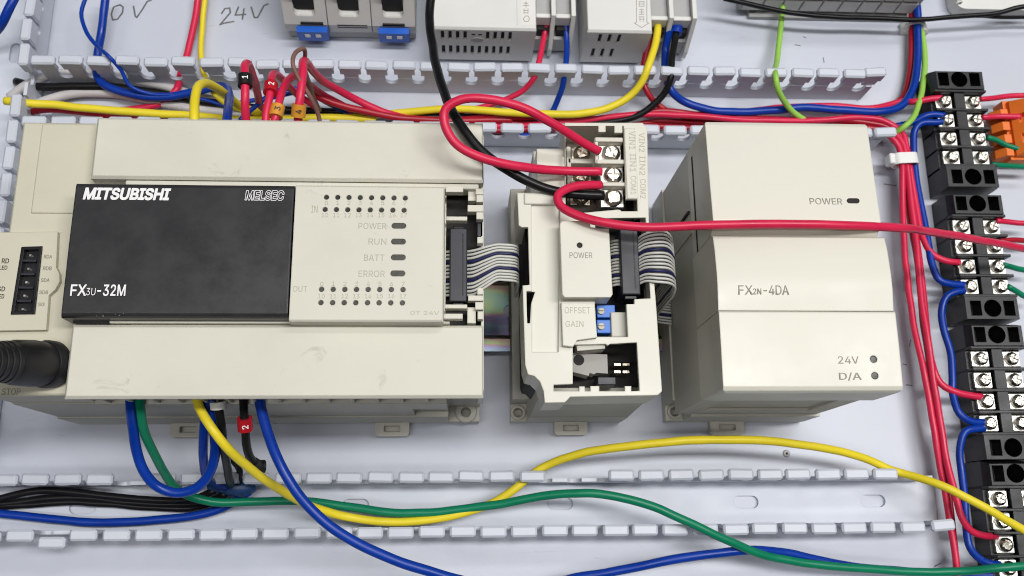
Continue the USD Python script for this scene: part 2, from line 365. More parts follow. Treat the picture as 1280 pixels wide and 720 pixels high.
# lower duct, some of its fingers snapped off
d = thing('wiring_duct', 'light grey slotted duct across the bottom with several fingers snapped off', 'wiring duct', (-250, -75, 0))
YF, YN = -67.0, -84.0
flo = [(W(x, 628, 1)[0], -75.2, 9.8, 4.6) for x in (445, 932, 1091)] + [(W(104, 632, 1)[0], -75.2, 9.8, 4.6), (W(700, 628, 1)[0], -75.2, 9.8, 4.6), (W(270, 628, 1)[0], -75.2, 9.8, 4.6)]
part(d, 'base', slots(mb(-300, 105.5, YN + .7, YF - .7, .004, 1.4), flo), 'duct')
g0 = W(1072, 590, HT)[0]; h0 = W(1142, 661, HT)[0]
part(d, 'side_wall', wall('x', -300, 99, YF, g0), 'duct'); part(d, 'side_wall', wall('x', -300, 103, YN, h0), 'duct')
gone = [(W(158, 595, HT)[0], W(200, 595, HT)[0]), (W(667, 591, HT)[0], W(748, 591, HT)[0])]
for k in range(-1, 34):
    rr = random.Random(100 + k)
    x = g0 - PITCH * k
    if not any(a < x < b for a, b in gone) and x > -300:
        part(d, 'finger', finger('x', x + rr.uniform(-.25, .25), YF + rr.uniform(-.2, .2), 1, dz=rr.uniform(-.4, .2), tilt=rr.uniform(-.03, .03)), 'duct')
    x = h0 - PITCH * k
    if k >= 0 and x > -300:
        bent = abs(x - W(78, 672, HT)[0]) < PITCH / 2
        part(d, 'finger', finger('x', x + rr.uniform(-.25, .25), YN + rr.uniform(-.2, .2) - (2.2 if bent else 0), -1, dz=rr.uniform(-.25, .2) - (1.2 if bent else 0), tilt=rr.uniform(-.012, .012)), 'duct')
part(d, 'finger', finger('x', W(1179, 657, HT)[0], YN + .6, -1, dz=.6, tilt=.07, w=8.8), 'duct')

# left duct, upright
d = thing('wiring_duct', 'light grey slotted duct running up the left edge of the panel', 'wiring duct', (-270, 20, 0))
XR, XL = -253.6, -278
part(d, 'base', slots(mb(XL + .7, XR - .7, -63, 190, .004, 1.2), [(-266, y, 4.5, 9) for y in (160, 110, 50, 0)]), 'duct')
v0 = 120.5
part(d, 'side_wall', wall('y', -63, 190, XR, v0), 'duct'); part(d, 'side_wall', wall('y', -63, 190, XL, v0), 'duct')
for k in range(-6, 17):
    rr = random.Random(300 + k)
    y = v0 - PITCH * k
    if abs(y - 90) < 6: continue
    part(d, 'finger', finger('y', y, XR + rr.uniform(-.3, .3), -1, w=9.6, dz=rr.uniform(-.5, .3), tilt=rr.uniform(-.035, .035), lh=7), 'duct')
    part(d, 'finger', finger('y', y, XL + rr.uniform(-.3, .3), 1, dz=rr.uniform(-.3, .3)), 'duct')

# mounting rail
prof = Polygon([(-17.5, 6.2), (-13, 6.2), (-12, 5.2), (-12, 0), (12, 0), (12, 5.2), (13, 6.2), (17.5, 6.2), (17.5, 7.4), (12.6, 7.4), (10.8, 5.8), (10.8, 1.1), (-10.8, 1.1), (-10.8, 5.8), (-12.6, 7.4), (-17.5, 7.4)])
r = yz_up(mprism(prof, -236, 48)).translate((0, 0, .01))
r = slots(r, [(x, 0, 15, 5.2) for x in range(-230, 48, 25)])
solo('mounting_rail', r, 'rail_zinc', 'shiny rainbow-tinted zinc rail running behind the three controller modules', 'rail')

# ---------------------------------------------------------------- main controller (left)
t = thing('logic_controller', 'large beige controller with a dark grey front cover and rows of indicator dots', 'controller', (-147, 0, 0))
X0, X1 = -223, -72.3
base = mb(X0, X1, -44.6, 45, 1.6, 22) + mb(X0, X1, -44.0, 44.5, 22, 56) + mb(X0, X1, -42.5, 43, 56, 61)
fx, fy = XY(580, 513, 6)
base = base - mb(-84, X1 + 1, -60, -39, 7, 60) + mcyl(-77.5, -41, 1.6, 8, 4.0) - mcyl(-77.5, -41.2, 2, 30, 1.9)
base = base - mb(-96, -84, -60, -42.5, 22, 40)
part(t, 'base', base, 'cream_base')
for px in (235, 490):
    x = W(px, 535, 4)[0]
    part(t, 'rail_clip', as_mesh(mprism(rounded(x - 6.6, x + 6.6, -49.8, -40, 1.6), .6, 4.2) - mb(x - 3, x + 3, -48, -45.8, 2, 6)), 'cream_base')
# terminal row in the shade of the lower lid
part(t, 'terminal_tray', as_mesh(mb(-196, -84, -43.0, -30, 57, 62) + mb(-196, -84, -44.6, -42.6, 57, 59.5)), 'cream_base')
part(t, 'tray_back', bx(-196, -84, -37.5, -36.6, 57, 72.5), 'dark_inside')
for k in range(14):
    x = W(533 - 31.2 * k, 505, 66)[0]
    part(t, 'terminal_divider', bx(x - .5, x + .5, -44.2, -36.6, 59, 67), 'cream')
    part(t, 'terminal_screw', pan_screw(x + 4, -40.4, 61, 2.6, 1.6, .3 * k), 'screw_metal', smooth=30)
for k in range(14):
    x = -190 + 8.2 * k
    part(t, 'terminal_screw', pan_screw(x, 38, 62, 2.6, 1.6, .4 * k), 'screw_metal', smooth=30)
part(t, 'body', as_mesh(mb(-197.5, -84.5, -33, 34, 55, 73.5) + mb(-84.5, X1, -34, 34, 55, 68)), 'cream')
# lids over the terminals
def lid(x0, x1, y0, y1, z0, z1, low):
    m = m3.Manifold.hull(mb(x0, x1, y0, y1, z0, z1 - 1) + mb(x0 + .8, x1 - .4, y0 + .9, y1 - .9, z0, z1))
    inner = mb(x0 + 1.6, x1 - 1.6, y0 + 1.6 if not low else y0 - 5, y1 - 1.6 if low else y1 + 5, z0 - 1, z1 - 1.8)
    return m - inner
part(t, 'upper_lid', lid(-196.8, -72.6, 24.3, 45.3, 66, 80, False), 'cream')
lowl = lid(-197.3, -72.6, -45.6, -22.9, 66, 80, True)
part(t, 'lower_lid', lowl - m3.Manifold.hull(mb(-199, -196.4, -47, -41.5, 60, 78) + mb(-199, -193, -47, -45.3, 60, 70)), 'cream')
part(t, 'lid_hinge_strip', bx(-186, -74, 22.2, 24.0, 73, 79.2, .3), 'cream')
part(t, 'lid_hinge_strip', bx(-186, -83, -22.7, -21.9, 73, 80.6, .2), 'cream')
# dark cover with rounded edges
cv = Polygon([XY(99, 229.5, 86), XY(367, 232.5, 86), XY(360.5, 399.5, 86), XY(79, 396, 86), XY(76, 394, 86), XY(83, 320, 86), XY(95, 232, 86)])
cx0, cx1, cy0, cy1 = -198.6, -131.7, -22.0, 20.6
prof = [(cy0, 76), (cy0, 84.2), (cy0 + .5, 85.2), (cy0 + 1.4, 85.7), (0, 86.6), (cy1 - 1.4, 85.9), (cy1 - .4, 85.3), (cy1, 84.4), (cy1, 74)]
cover = yz_up(mprism(Polygon(prof), cx0, cx1))
cover = cover ^ m3.Manifold.hull(mb(cx0 + 1.6, cx1, cy0 - 1, cy1 + 1, 70, 90) + mb(cx0, cx1, cy0 - 1, cy1 + 1, 70, 84.3))
cov = part(t, 'front_cover', cover, 'charcoal', smooth=25)
text(cov, 'MITSUBISHI', 103.5, 248.5, 211, 234.2, 86.05, 'print_white', bold=True, shear=.14, fat=.42)
text(cov, 'MELSEC', 306, 249.5, 354.5, 237.5, 86.05, 'print_white', shear=.08, outline=.62, bold=True)
text(cov, 'FX', 87.5, 369.5, 107.5, 355.5, 86.2, 'print_white', fat=.25)
text(cov, '3U', 107.5, 369, 119, 360, 86.2, 'print_white')
text(cov, '-32M', 121, 369.5, 156.5, 355.5, 86.2, 'print_white', fat=.25)
rs_ = random.Random(5); sc_ = []
for cx_, n_ in ((122, 9), (127, 7), (147, 10), (152, 8)):
    for k in range(n_):
        x_, y_ = cx_ + rs_.gauss(0, 2.4), 388 + rs_.gauss(0, 2.6); sc_.append([(x_, y_), (x_ + rs_.uniform(-1.5, 1.5), y_ + rs_.uniform(-1.8, 1.8))])
part(cov, 'scuff', stroke(sc_, 85.62, .16, .02), 'print_scuff', kind='stuff')
part(t, 'cover_seat', bx(-197.6, -132.5, -21.3, 19.8, 70, 76.5), 'black_plastic')
part(t, 'cover_foot', as_mesh(m3.Manifold.hull(mb(-197, -180, -22.4, -21, 74, 80) + mb(-194, -180, -24, -21, 74, 75))), 'black_plastic')
# indicator window
ix0, ix1, iy0, iy1, iz = -131.3, -84.9, -23.2, 20.6, 85.6
win = m3.Manifold.hull(mb(ix0, ix1, iy0, iy1, 70, iz - .6) + mb(ix0, ix1 - .5, iy0 + .6, iy1 - .6, 70, iz))
dots = [(408 + 14.07 * k, 246.5 + .15 * k) for k in range(8)] + [(406.3 + 14.1 * k, 261.8 + .15 * k) for k in range(8)]
dots2 = [(401.8 + 14.55 * k, 361.6 + .05 * k) for k in range(8)] + [(401 + 14.55 * k, 378.2 + .05 * k) for k in range(8)]
pills = [(498.5, 282.3), (498, 302), (497.8, 321.7), (497.2, 341.8)]
for x, y in dots + dots2:
    a, b = XY(x, y, iz); win = win - mcyl(a, b, iz - .5, iz + 1, .82)
for x, y in pills:
    a, b = XY(x, y, iz); win = win - mprism(LineString([(a - 1.35, b), (a + 1.35, b)]).buffer(.92), iz - .5, iz + 1)
pw = part(t, 'indicator_window', win, 'cream')
for i, (x, y) in enumerate(dots + dots2):
    a, b = XY(x, y, iz); part(t, 'indicator_light', mcyl(a, b, iz - .6, iz - .16, .80, .66, 16), 'led_lens' if i < 16 else 'led_lens_grey')
for x, y in pills:
    a, b = XY(x, y, iz); part(t, 'status_light', mprism(LineString([(a - 1.35, b), (a + 1.35, b)]).buffer(.88), iz - .6, iz - .14), 'led_lens_grey')
for s, a, b, c, e in (('POWER', 448, 286, 483, 278.5), ('RUN', 460.5, 305.5, 483, 298), ('BATT', 455, 326, 480.5, 318), ('ERROR', 448, 346, 481, 338)):
    text(pw, s, a, b, c, e, iz, 'print_faint')
text(pw, 'IN', 389, 266, 397, 257, iz, 'print_faint'); text(pw, 'OUT', 366, 364.5, 384, 357.5, iz, 'print_faint')
for k in range(8):
    x = 408 + 14.07 * k; text(pw, str(k), x - 2, 256.2, x + 2, 251, iz, 'print_faint')
    x = 406.5 + 14.1 * k; text(pw, '1%d' % k, x - 4.5, 271.5, x + 3.6, 266.3, iz, 'print_faint')
    x = 402.2 + 14.55 * k; text(pw, str(k), x - 2, 357.4, x + 2, 352.2, iz, 'print_faint'); text(pw, '1%d' % k, x - 4.5, 372.8, x + 3.6, 367.4, iz, 'print_faint')
text(pw, '0T 24V', 513, 393.5, 549, 388.5, iz, 'print_faint')
# connector bay at the right-hand end
part(t, 'bay_floor', bx(-84.4, -72.9, -22, 23.8, 67.8, 69.2), 'dark_inside')
def bits(L, z0, mt, nm):
    for x0, y0, x1, y1, z1 in L:
        a, b, c, e = pxbox(x0, y0, x1, y1, z1); part(t, nm, bx(a, b, c, e, max(z0, z1 - 3.2), z1, .12), mt)
bits([(557, 232, 579, 240, 83.5), (585, 235, 595.5, 251, 77), (594.5, 235.5, 604, 243, 79), (595.5, 243.5, 604, 252.5, 79), (584.5, 256, 604, 264.5, 78.5), (557.5, 270.5, 584, 275.5, 80), (595.5, 265, 604, 274, 79), (596.5, 296, 604, 304, 79),
      (596.5, 359.5, 604, 368, 79), (585, 369, 604, 376, 78), (594, 377.5, 604, 387, 79), (597, 389, 604, 399, 79), (556, 380.5, 584, 385.5, 81), (554.5, 392, 578.5, 398.5, 83), (584, 384, 595, 404, 77)], 69, 'cream', 'bay_rib')
bits([(596.5, 274.5, 603.5, 295.5, 75), (596.5, 304.5, 603.5, 359, 71)], 69, 'slate_plastic', 'bay_block')
part(t, 'end_wall', bx(-73.2, X1, -42.6, 43, 56, 75.0), 'cream')
# left-hand column with the serial port
part(t, 'left_column', as_mesh(m3.Manifold.hull(mb(X0, -196, -43.6, 46.2, 56, 72.6) + mb(X0 + .7, -196, -43, 45.6, 56, 73.2))), 'cream_aged')
part(t, 'cover_plate', bx(XY(38, 267, 73.8)[0], -197.2, XY(38, 266, 73.8)[1], 45.4, 72, 73.7, .25), 'cream_aged')
zc = 75.0
cbp = pxpoly([(-40, 291), (72, 289.5), (70, 334), (74, 342), (74.5, 352), (69, 362), (61, 369), (57.5, 412.5), (-40, 414)], zc)
a0, b0, a1, b1 = -213.6 - 0, *([0] * 3)
sock_px = [(27.5, 309), (53.5, 308), (44, 393), (14, 393.5)]
sk = pxpoly(sock_px, zc)
sx0, sy0, sx1, sy1 = sk.bounds
board = part(t, 'serial_board', mprism(cbp, 72, zc) - mprism(sk, 70, 80), 'cream_aged')
sock = part(t, 'serial_socket', mprism(sk.buffer(.0), 71, 73.4), 'black_plastic')
fr = sk.buffer(-.05).difference(sk.buffer(-1.0))
part(sock, 'socket_rim', mprism(fr, 72, zc + .5), 'black_plastic')
yy = np.linspace(309, 393, 6)
for k in range(5):
    u = (yy[k] + yy[k + 1]) / 2; xm = (27.5 + 53.5) / 2 + ((14 + 44) / 2 - (27.5 + 53.5) / 2) * (u - 309) / 84
    c = W(xm - 1.5, u + 2, 74)
    part(sock, 'pin', bx(c[0] - .4, c[0] + .4, c[1] - .4, c[1] + .4, 73.3, 74.2, .1), 'screw_metal')
    if k:
        x = xm - 0; a = W(x - 13, yy[k], zc); b = W(x + 12.5, yy[k], zc); part(sock, 'socket_rib', bx(a[0] + 1, b[0] - 1, a[1] - .35, a[1] + .35, 73, zc + .1), 'slate_plastic')
for s, x0, y0, x1, y1 in (('RDA', 54.8, 323, 65, 318.5), ('RDB', 53.6, 337.6, 64.5, 333), ('SDA', 51, 352.3, 62, 347.8), ('SDB', 49, 367.5, 60, 363), ('SG', 47.5, 382.6, 55.5, 378.2)):
    text(board, s, x0, y0, x1, y1, zc, 'print_grey', bold=True)
for s, x0, y0, x1, y1 in (('RD', 2, 329, 11, 323), ('LED', -1, 337, 9, 332), ('SD', -3, 364, 6, 358), ('LED', -4, 373, 5, 367.5)):
    text(board, s, x0, y0, x1, y1, zc, 'print_dark', bold=True)
text(t, 'STOP', 2, 493.5, 25, 485.5, 73.25, 'print_grey')

# round plug and its lead, pushed into the round port
t = thing('cable_plug', 'round black plug with a ribbed boot entering the left end of the controller', 'plug', tuple(W(55, 456, 73)))
ax = W(68, 456, 74); bt = W(2, 452, 92); dr = bt - ax; dr /= np.linalg.norm(dr)
def lathe(prof, n=32):
    return [np.array(p) for p in prof]
def along(prof, p0, dr, n=28, smooth=True):
    u = np.cross(dr, [0, 0, 1.0]); u /= np.linalg.norm(u); w = np.cross(dr, u); a = np.arange(n) * 2 * np.pi / n
    v = np.vstack([p0 + dr * s + r * (np.cos(a)[:, None] * u + np.sin(a)[:, None] * w) for s, r in prof]); f = []
    for i in range(len(prof) - 1):
        for j in range(n):
            q = [i * n + j, i * n + (j + 1) % n, (i + 1) * n + (j + 1) % n, (i + 1) * n + j]; f += [[q[0], q[1], q[2]], [q[0], q[2], q[3]]]
    k = len(v); v = np.vstack([v, p0 + dr * prof[0][0], p0 + dr * prof[-1][0]])
    for j in range(n):
        f.append([k, (j + 1) % n, j]); f.append([k + 1, (len(prof) - 1) * n + j, (len(prof) - 1) * n + (j + 1) % n])
    m = trimesh.Trimesh(v, np.array(f), process=False); m.fix_normals(); return m
part(t, 'plug_collar', along([(-.2, 6.6), (.5, 7.2), (3.5, 7.3), (4.3, 6.8)], ax + np.array([0, 0, .3]), dr), 'black_rubber', smooth=35)
part(t, 'plug_body', along([(4, 6.2), (5, 6.7), (9, 7.0), (15.5, 6.6), (17, 6.1)], ax, dr), 'black_rubber', smooth=35)
pr = [(16.8, 5.9)]
for k in range(8):
    s = 17.2 + 1.9 * k; r = 6.2 - .2 * k; pr += [(s, r), (s + 1.2, r - .05), (s + 1.35, r - .4), (s + 1.8, r - .42)]
part(t, 'strain_relief', along(pr, ax, dr), 'black_rubber', smooth=30)
e = ax + dr * 32
part(t, 'lead', sweep(spline([e - dr * 2, e, e + dr * 12 + [0, -2, 0], e + np.array([-38, -8, 2.0]), e + np.array([-60, -12, -6.0])]), 3.2, 16), 'black_rubber', smooth=True)

# ---------------------------------------------------------------- open module in the middle (its terminal cover is off)
t = thing('input_module', 'beige module with its cover removed, screw terminals and blue trimmers exposed', 'module', (-39, 0, 0))
Z = 79.5
base = mb(-60.4, -17.4, -44.6, 44.8, 1.6, 20) + m3.Manifold.hull(mb(-54.5, -17.4, -44.4, 44.5, 18, 20) + mb(-54.5, -18.0, -43.4, 43.8, 58, 60))
base = base - mb(-62, -54.2, -60, -38, 6.5, 60) + mcyl(-57.6, -41.4, 1.6, 8, 2.8) - mcyl(-57.6, -41.4, 3, 20, 1.8)
part(t, 'base', base, 'cream_base')
part(t, 'rail_clip', as_mesh(mprism(rounded(-43.5, -30.5, -49.6, -40, 1.6), .6, 4.2) - mb(-40, -34, -48, -45.8, 2, 6)), 'cream_base')
out = pxpoly([(706, 153.5), (803, 153.5), (809, 160), (811, 275), (820, 380), (827.5, 489), (822, 494), (713, 496), (706, 503), (681, 503.5), (679.5, 489), (675, 477), (668, 470), (660, 468), (656.5, 456), (651, 283),
              (648.5, 282), (646.5, 241), (673, 241), (673, 185.5), (706, 185.5)], Z)
shell = mprism(out, 61, Z) - mprism(out.buffer(-1.5), 20, Z - 1.6)
def cut(pts, z0=Z - 3, z1=Z + 3):
    global shell
    shell = shell - mprism(pxpoly(pts, Z), z0, z1)
cut([(707, 157.5), (748, 157.5), (748, 165), (757, 165), (757, 157.5), (768, 157.5), (768, 166), (778, 166), (778, 157.5), (779.5, 157.5), (783, 265), (790, 265), (790, 262), (779, 263), (772, 262), (707, 268)], 60)
cut([(783, 249), (796.5, 249), (797, 264), (776, 264), (776, 258)], 60)
cut([(744, 273), (807, 272), (813, 373), (793, 374), (793, 380), (744, 380)], 40)
cut([(743.5, 379.5), (783, 380), (785, 421), (746, 421)], 60)
cut([(716, 431), (757, 430), (760, 432), (762, 430), (796, 428), (799.5, 488.5), (789, 489), (789, 482.5), (781, 482.5), (781, 489), (749, 489), (749, 482.5), (738, 482.5), (738, 489), (731, 489), (731, 483), (724, 483), (724, 489), (692, 489), (692, 481), (716, 480)], 40)
cut([(650, 284), (660, 284), (662, 356), (652, 357)], 40, Z + 2)
cut([(658, 364), (669, 364), (664, 379), (662.5, 404), (659, 404)], 70)
shell = shell - mprism(pxpoly([(664, 256), (700, 256), (698, 440), (665, 440)], Z), Z - 1.0, Z + 2)
shell = shell - mprism(pxpoly([(648, 180), (706, 180), (706, 240), (648, 240)], Z), 66, Z + 3)
part(t, 'housing', shell, 'cream_light')
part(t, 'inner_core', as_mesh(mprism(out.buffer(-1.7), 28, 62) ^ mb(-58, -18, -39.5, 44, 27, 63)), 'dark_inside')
part(t, 'shoulder', as_mesh(mprism(pxpoly([(671, 186), (706, 186), (706, 242), (671, 242)], 76), 46, 76)), 'cream_light')
a, b, c, e = pxbox(655, 242, 700, 256, Z); part(t, 'shoulder_rib', bx(a, b, c, e, Z - 2, Z + .6, .3), 'cream_light')
# terminal block: two columns of three screws, the left one lower
tb = part(t, 'terminal_block', as_mesh(mprism(pxpoly([(708, 159), (780, 158), (783, 264), (709, 266)], 66), 50, 66)), 'terminal_brown')
for r_, (xr, yr, xl, yl) in enumerate(((764.5, 190, 727.5, 191), (767, 217.5, 727, 220), (767.5, 246, 726, 246))):
    c = W(xr, yr, 77); part(tb, 'clamp_plate', bx(c[0] - 4.3, c[0] + 3.6, c[1] - 3.2, c[1] + 3.2, 66, 75.2, .3), 'plate_metal')
    part(tb, 'screw', pan_screw(c[0], c[1], 75.2, 3.05, 2.0, .5 + r_), 'screw_metal', smooth=30)
    c2 = W(xl, yl, 68); part(tb, 'clamp_plate', bx(c2[0] - 3.6, c2[0] + 3.4, c2[1] - 2.7, c2[1] + 2.7, 66, 66.8, .2), 'tarnished_metal')
    part(tb, 'screw', pan_screw(c2[0], c2[1], 66.8, 2.8, 1.9, 1.1 + r_), 'tarnished_metal', smooth=30)
for x0, y0, x1, y1, z in ((744, 171.5, 779, 177, 78.6), (746, 199, 781, 204.5, 78.6), (750, 227.5, 783, 232.5, 78.6), (743.5, 172, 748, 204, 78.2)):
    a, b, c, e = pxbox(x0, y0, x1, y1, z); part(tb, 'partition', bx(a, b, c, e, 64, z, .2), 'cream')
for x0, y0, x1, y1, z in ((710, 198, 746, 204, 73), (712, 227, 746, 232, 73), (708.5, 183, 714, 232, 73)):
    a, b, c, e = pxbox(x0, y0, x1, y1, z); part(tb, 'partition', bx(a, b, c, e, 64, z, .2), 'cream')
a, b, c, e = pxbox(782, 160, 796, 248, Z + .3); st = part(t, 'terminal_legend', bx(a, b, c, e, Z - 2, Z + .3, .15), 'cream_light')
def vtext(parent, s, xl, xr, ya, yb, z, mt):
    """Lettering that reads downwards between pixel rows ya and yb, its foot towards the left column edge xl."""
    g = meshkit.text_mesh(s, 10.0, 1.0); v = np.array(g.vertices); lo, hi = v[:, :2].min(0), v[:, :2].max(0)
    a_, b_ = (v[:, 0] - lo[0]) / (hi[0] - lo[0]), v[:, 1] / hi[1]
    A, B, C_ = W(xl, ya, z), W(xl, yb, z), W(xr, ya, z)
    w = A + a_[:, None] * (B - A) + b_[:, None] * (C_ - A); w[:, 2] = z + .012 + v[:, 2] * .06
    part(parent, 'lettering', trimesh.Trimesh(w, g.faces, process=False), mt)
for i, (s, s2) in enumerate((('VIN1', 'VIN2'), ('IIN1', 'IIN2'), ('COM1', 'COM2'))):
    vtext(st, s, 786.3 + i, 794 + i * .7, 164 + 28 * i, 187 + 28 * i, Z + .3, 'print_faint')
    vtext(t, s2, 798.6 + i * .8, 806 + i * .7, 166 + 29 * i, 190 + 29 * i, Z, 'print_faint')
# raised cover with the power light, and the OFFSET / GAIN plate
cz = 84.5
cvp = pxpoly([(700, 280), (703, 276.5), (737, 276.5), (738, 284), (750, 286), (761, 286), (765.5, 368), (763, 371.5), (706, 371.5), (703, 368)], cz).buffer(.05)
lx, ly = XY(724.5, 306.5, cz)
cm = mprism(cvp, 76, cz) - mcyl(lx, ly, cz - .8, cz + 1, .92)
pc = part(t, 'power_cover', cm, 'cream_light')
part(t, 'power_light', mcyl(lx, ly, cz - .8, cz - .5, .9), 'dark_inside')
text(pc, 'POWER', 712, 322.5, 740.5, 315.3, cz, 'print_grey')
op = part(t, 'trimmer_plate', as_mesh(mprism(pxpoly([(702, 377.5), (742.5, 377.5), (746, 421.5), (721, 425), (716, 433), (704, 431.5)], 81.5).buffer(.1), 74, 81.5)), 'cream_light')
text(op, 'OFFSET', 706, 391.5, 738, 383.8, 81.5, 'print_faint'); text(op, 'GAIN', 707, 408.5, 729.5, 401, 81.5, 'print_faint')
part(t, 'plate_clip', as_mesh(m3.Manifold.hull(mprism(pxpoly([(721, 429), (735, 426), (757, 429), (757, 435), (722, 438)], 79), 70, 78))), 'cream_base')
for y0, y1 in ((381, 397), (399.5, 416.5)):
    a, b, c, e = pxbox(746, y0, 769, y1, 75)
    tr = part(t, 'trimmer', bx(a, b, c, e, 62, 75, .2), 'pot_blue')
    q = W(751.5, (y0 + y1) / 2, 75.4); part(tr, 'trimmer_screw', as_mesh(mcyl(q[0], q[1], 74.8, 75.8, 1.05) - mb(q[0] - 2, q[0] + 2, q[1] - .2, q[1] + .2, 75.4, 76)), 'cream_aged')
a, b, c, e = pxbox(764, 390, 783.5, 421, 76); part(t, 'side_pocket', bx(a, b, c, e, 62, 76, .2), 'cream_base')
# circuit board and contacts in the lower opening
bp = part(t, 'circuit_board', as_mesh(mprism(pxpoly([(715, 441), (759, 443), (760, 467), (745, 466), (743, 468), (737, 466), (736, 470), (716, 465)], 72), 66, 72)), 'pcb_grey')
q = W(723.5, 450, 72.1); part(bp, 'hole', mcyl(q[0], q[1], 71.9, 72.06, 1.75), 'dark_inside')
for x, y in ((773, 454), (773, 463.5), (784, 454), (784, 463.5)):
    q = W(x, y, 70); part(t, 'contact_pin', bx(q[0] - 1.2, q[0] + 1.2, q[1] - .55, q[1] + .55, 62, 68, .15), 'tarnished_metal')
a, b, c, e = pxbox(747, 471, 770, 481, 70); part(t, 'contact_block', bx(a, b, c, e, 62, 70, .2), 'slate_plastic')
# pocket for the ribbon plug
a, b, c, e = pxbox(800, 270, 811, 376, 70); part(t, 'plug_guard', bx(a, b, c, e, 62, 73, .2), 'black_plastic')

# ---------------------------------------------------------------- closed module on the right
t = thing('output_module', 'closed cream module with POWER pill light and two small dots at its lower right', 'module', (27, 0, 0))
base = mb(-.4, 55, -44.6, 45, 1.6, 20)
base = base - mb(-1, 6.2, -60, -38.5, 6.5, 60) + mcyl(3.0, -41.2, 1.6, 8, 2.8) - mcyl(3.0, -41.2, 3, 20, 1.8)
part(t, 'base', base, 'cream_base')
part(t, 'body', as_mesh(mb(.3, 54.2, -43.6, 44.2, 20, 66) - mb(8, 47, -50, -42.6, 30, 58)), 'cream_base')
part(t, 'rail_clip', as_mesh(mprism(rounded(17.5, 31, -49.8, -40, 1.6), .6, 4.2) - mb(21, 27.5, -48, -45.8, 2, 6)), 'cream_base')
def yz(prof, x0, x1, cx=.9):
    return yz_up(mprism(Polygon(prof).buffer(0), x0, x1))
up = yz([(45.1, 60), (45.1, 83.2), (44.6, 84.1), (43.5, 84.6), (25, 85.4), (10.2, 86.3), (9.2, 86.1), (5.8, 82.6), (5.4, 60)], .1, 54.6)
xs = rounded(.1, 54.6, -60, 45.1, 1.6)
up = up ^ mprism(xs, 50, 100)
part(t, 'upper_cover', up, 'cream_light', smooth=14)
lo = yz([(5.1, 60), (5.1, 84.9), (4.4, 86.0), (0, 87.0), (-8, 87.6), (-12.6, 87.5), (-19.6, 86.5), (-19.6, 60)], -.25, 55.3)
part(t, 'front_cover', lo, 'cream_light', smooth=14)
ld = yz([(-19.9, 60), (-19.9, 87.0), (-20.4, 87.3), (-30, 87.2), (-43.2, 86.6), (-44.4, 86.0), (-45, 84.6), (-45, 68), (-43.4, 60)], -.35, 55.4) ^ mprism(rounded(-.35, 55.4, -45, 30, 1.4), 50, 100)
for y in (449, 469.5):
    q = W(1092 + (y - 449) * .1, y, 87); ld = ld - mcyl(q[0], q[1], 86.2, 90, 1.12)
lp = part(t, 'lower_lid', ld, 'cream_light', smooth=14)
for y in (449, 469.5):
    q = W(1092 + (y - 449) * .1, y, 87); part(t, 'indicator_light', mcyl(q[0], q[1], 86.1, 86.65, 1.1, .9), 'led_lens')
q = W(1066.5, 251, 86); part(t, 'power_light', mprism(LineString([(q[0] - 1.2, q[1]), (q[0] + 1.2, q[1])]).buffer(.85), 85.9, 86.14), 'dark_inside')
text(t, 'POWER', 1012.5, 255.3, 1053, 247.4, 85.95, 'print_grey')
for s, a, b, c, e in (('FX', 923.5, 368, 941.5, 356.6), ('2N', 941.8, 367.6, 952, 360.4), ('-4DA', 955, 368, 986.5, 356.6)):
    text(t, s, a, b, c, e, 87.55, 'print_grey')
text(lp, '24V', 1048, 454.5, 1074, 445.2, 87.0, 'print_grey'); text(lp, 'D/A', 1049.5, 474.5, 1077, 465.5, 86.85, 'print_grey')
# left flank details
part(t, 'flank_rib', bx(-.05, .35, 14, 15.2, 28, 60, .1), 'cream_base')
part(t, 'flank_vent', bx(-.42, .4, 22, 22.9, 44, 58), 'dark_inside')
v = trimesh.creation.cylinder(1.3, .8, sections=20); v.apply_transform(trimesh.transformations.rotation_matrix(math.pi / 2, [0, 1, 0])); v.apply_translation((.0, 26, 24)); part(t, 'flank_hole', v, 'dark_inside')
part(t, 'flank_groove', bx(.02, .4, -22, 40, 65.2, 66.8), 'dark_inside')

# ---------------------------------------------------------------- grey ribbon cables
def ribbon(label, plug_px, zplug, n, ys, path, at, navy):
    """ys: pixel rows of the first and last core at the plug; path(y) gives the points of a core whose row is y (0..1)."""
    t = thing('ribbon_cable', label, 'ribbon cable', at)
    a, b, c, e = pxbox(*plug_px, zplug)
    pl = part(t, 'plug', as_mesh(m3.Manifold.hull(mb(a + .3, b - .3, c + .3, e - .3, zplug - 9, zplug) + mb(a, b, c, e, zplug - 9, zplug - .5))), 'slate_plastic')
    part(pl, 'plug_seam', bx((a + b) / 2 + 1.2, (a + b) / 2 + 1.6, c + 2, e - 2, zplug - .1, zplug + .03), 'black_plastic')
    part(pl, 'latch', bx(a + 1.0, b - 1.0, c - 1.2, c, zplug - 9, zplug - 1.4, .2), 'black_plastic'); part(pl, 'latch', bx(a + 1.0, b - 1.0, e, e + 1.2, zplug - 9, zplug - 1.4, .2), 'black_plastic')
    for k in range(n):
        part(t, 'core', sweep(spline(path(k / (n - 1), a, b)), .42, 8, .03), 'ribbon_navy' if k in navy else 'ribbon_grey', smooth=True)
    web = [sweep(np.array(spline(path((k + .5) / (n - 1), a, b))) - [0, 0, .12], .24, 6) for k in range(n - 1)]
    part(t, 'web', web, 'ribbon_web', smooth=True, kind='stuff')
    return t
ya, yb = W(560, 311, 76)[1], W(560, 366, 76)[1]
y2a, y2b = W(625, 308, 74)[1], W(640, 352, 74)[1]
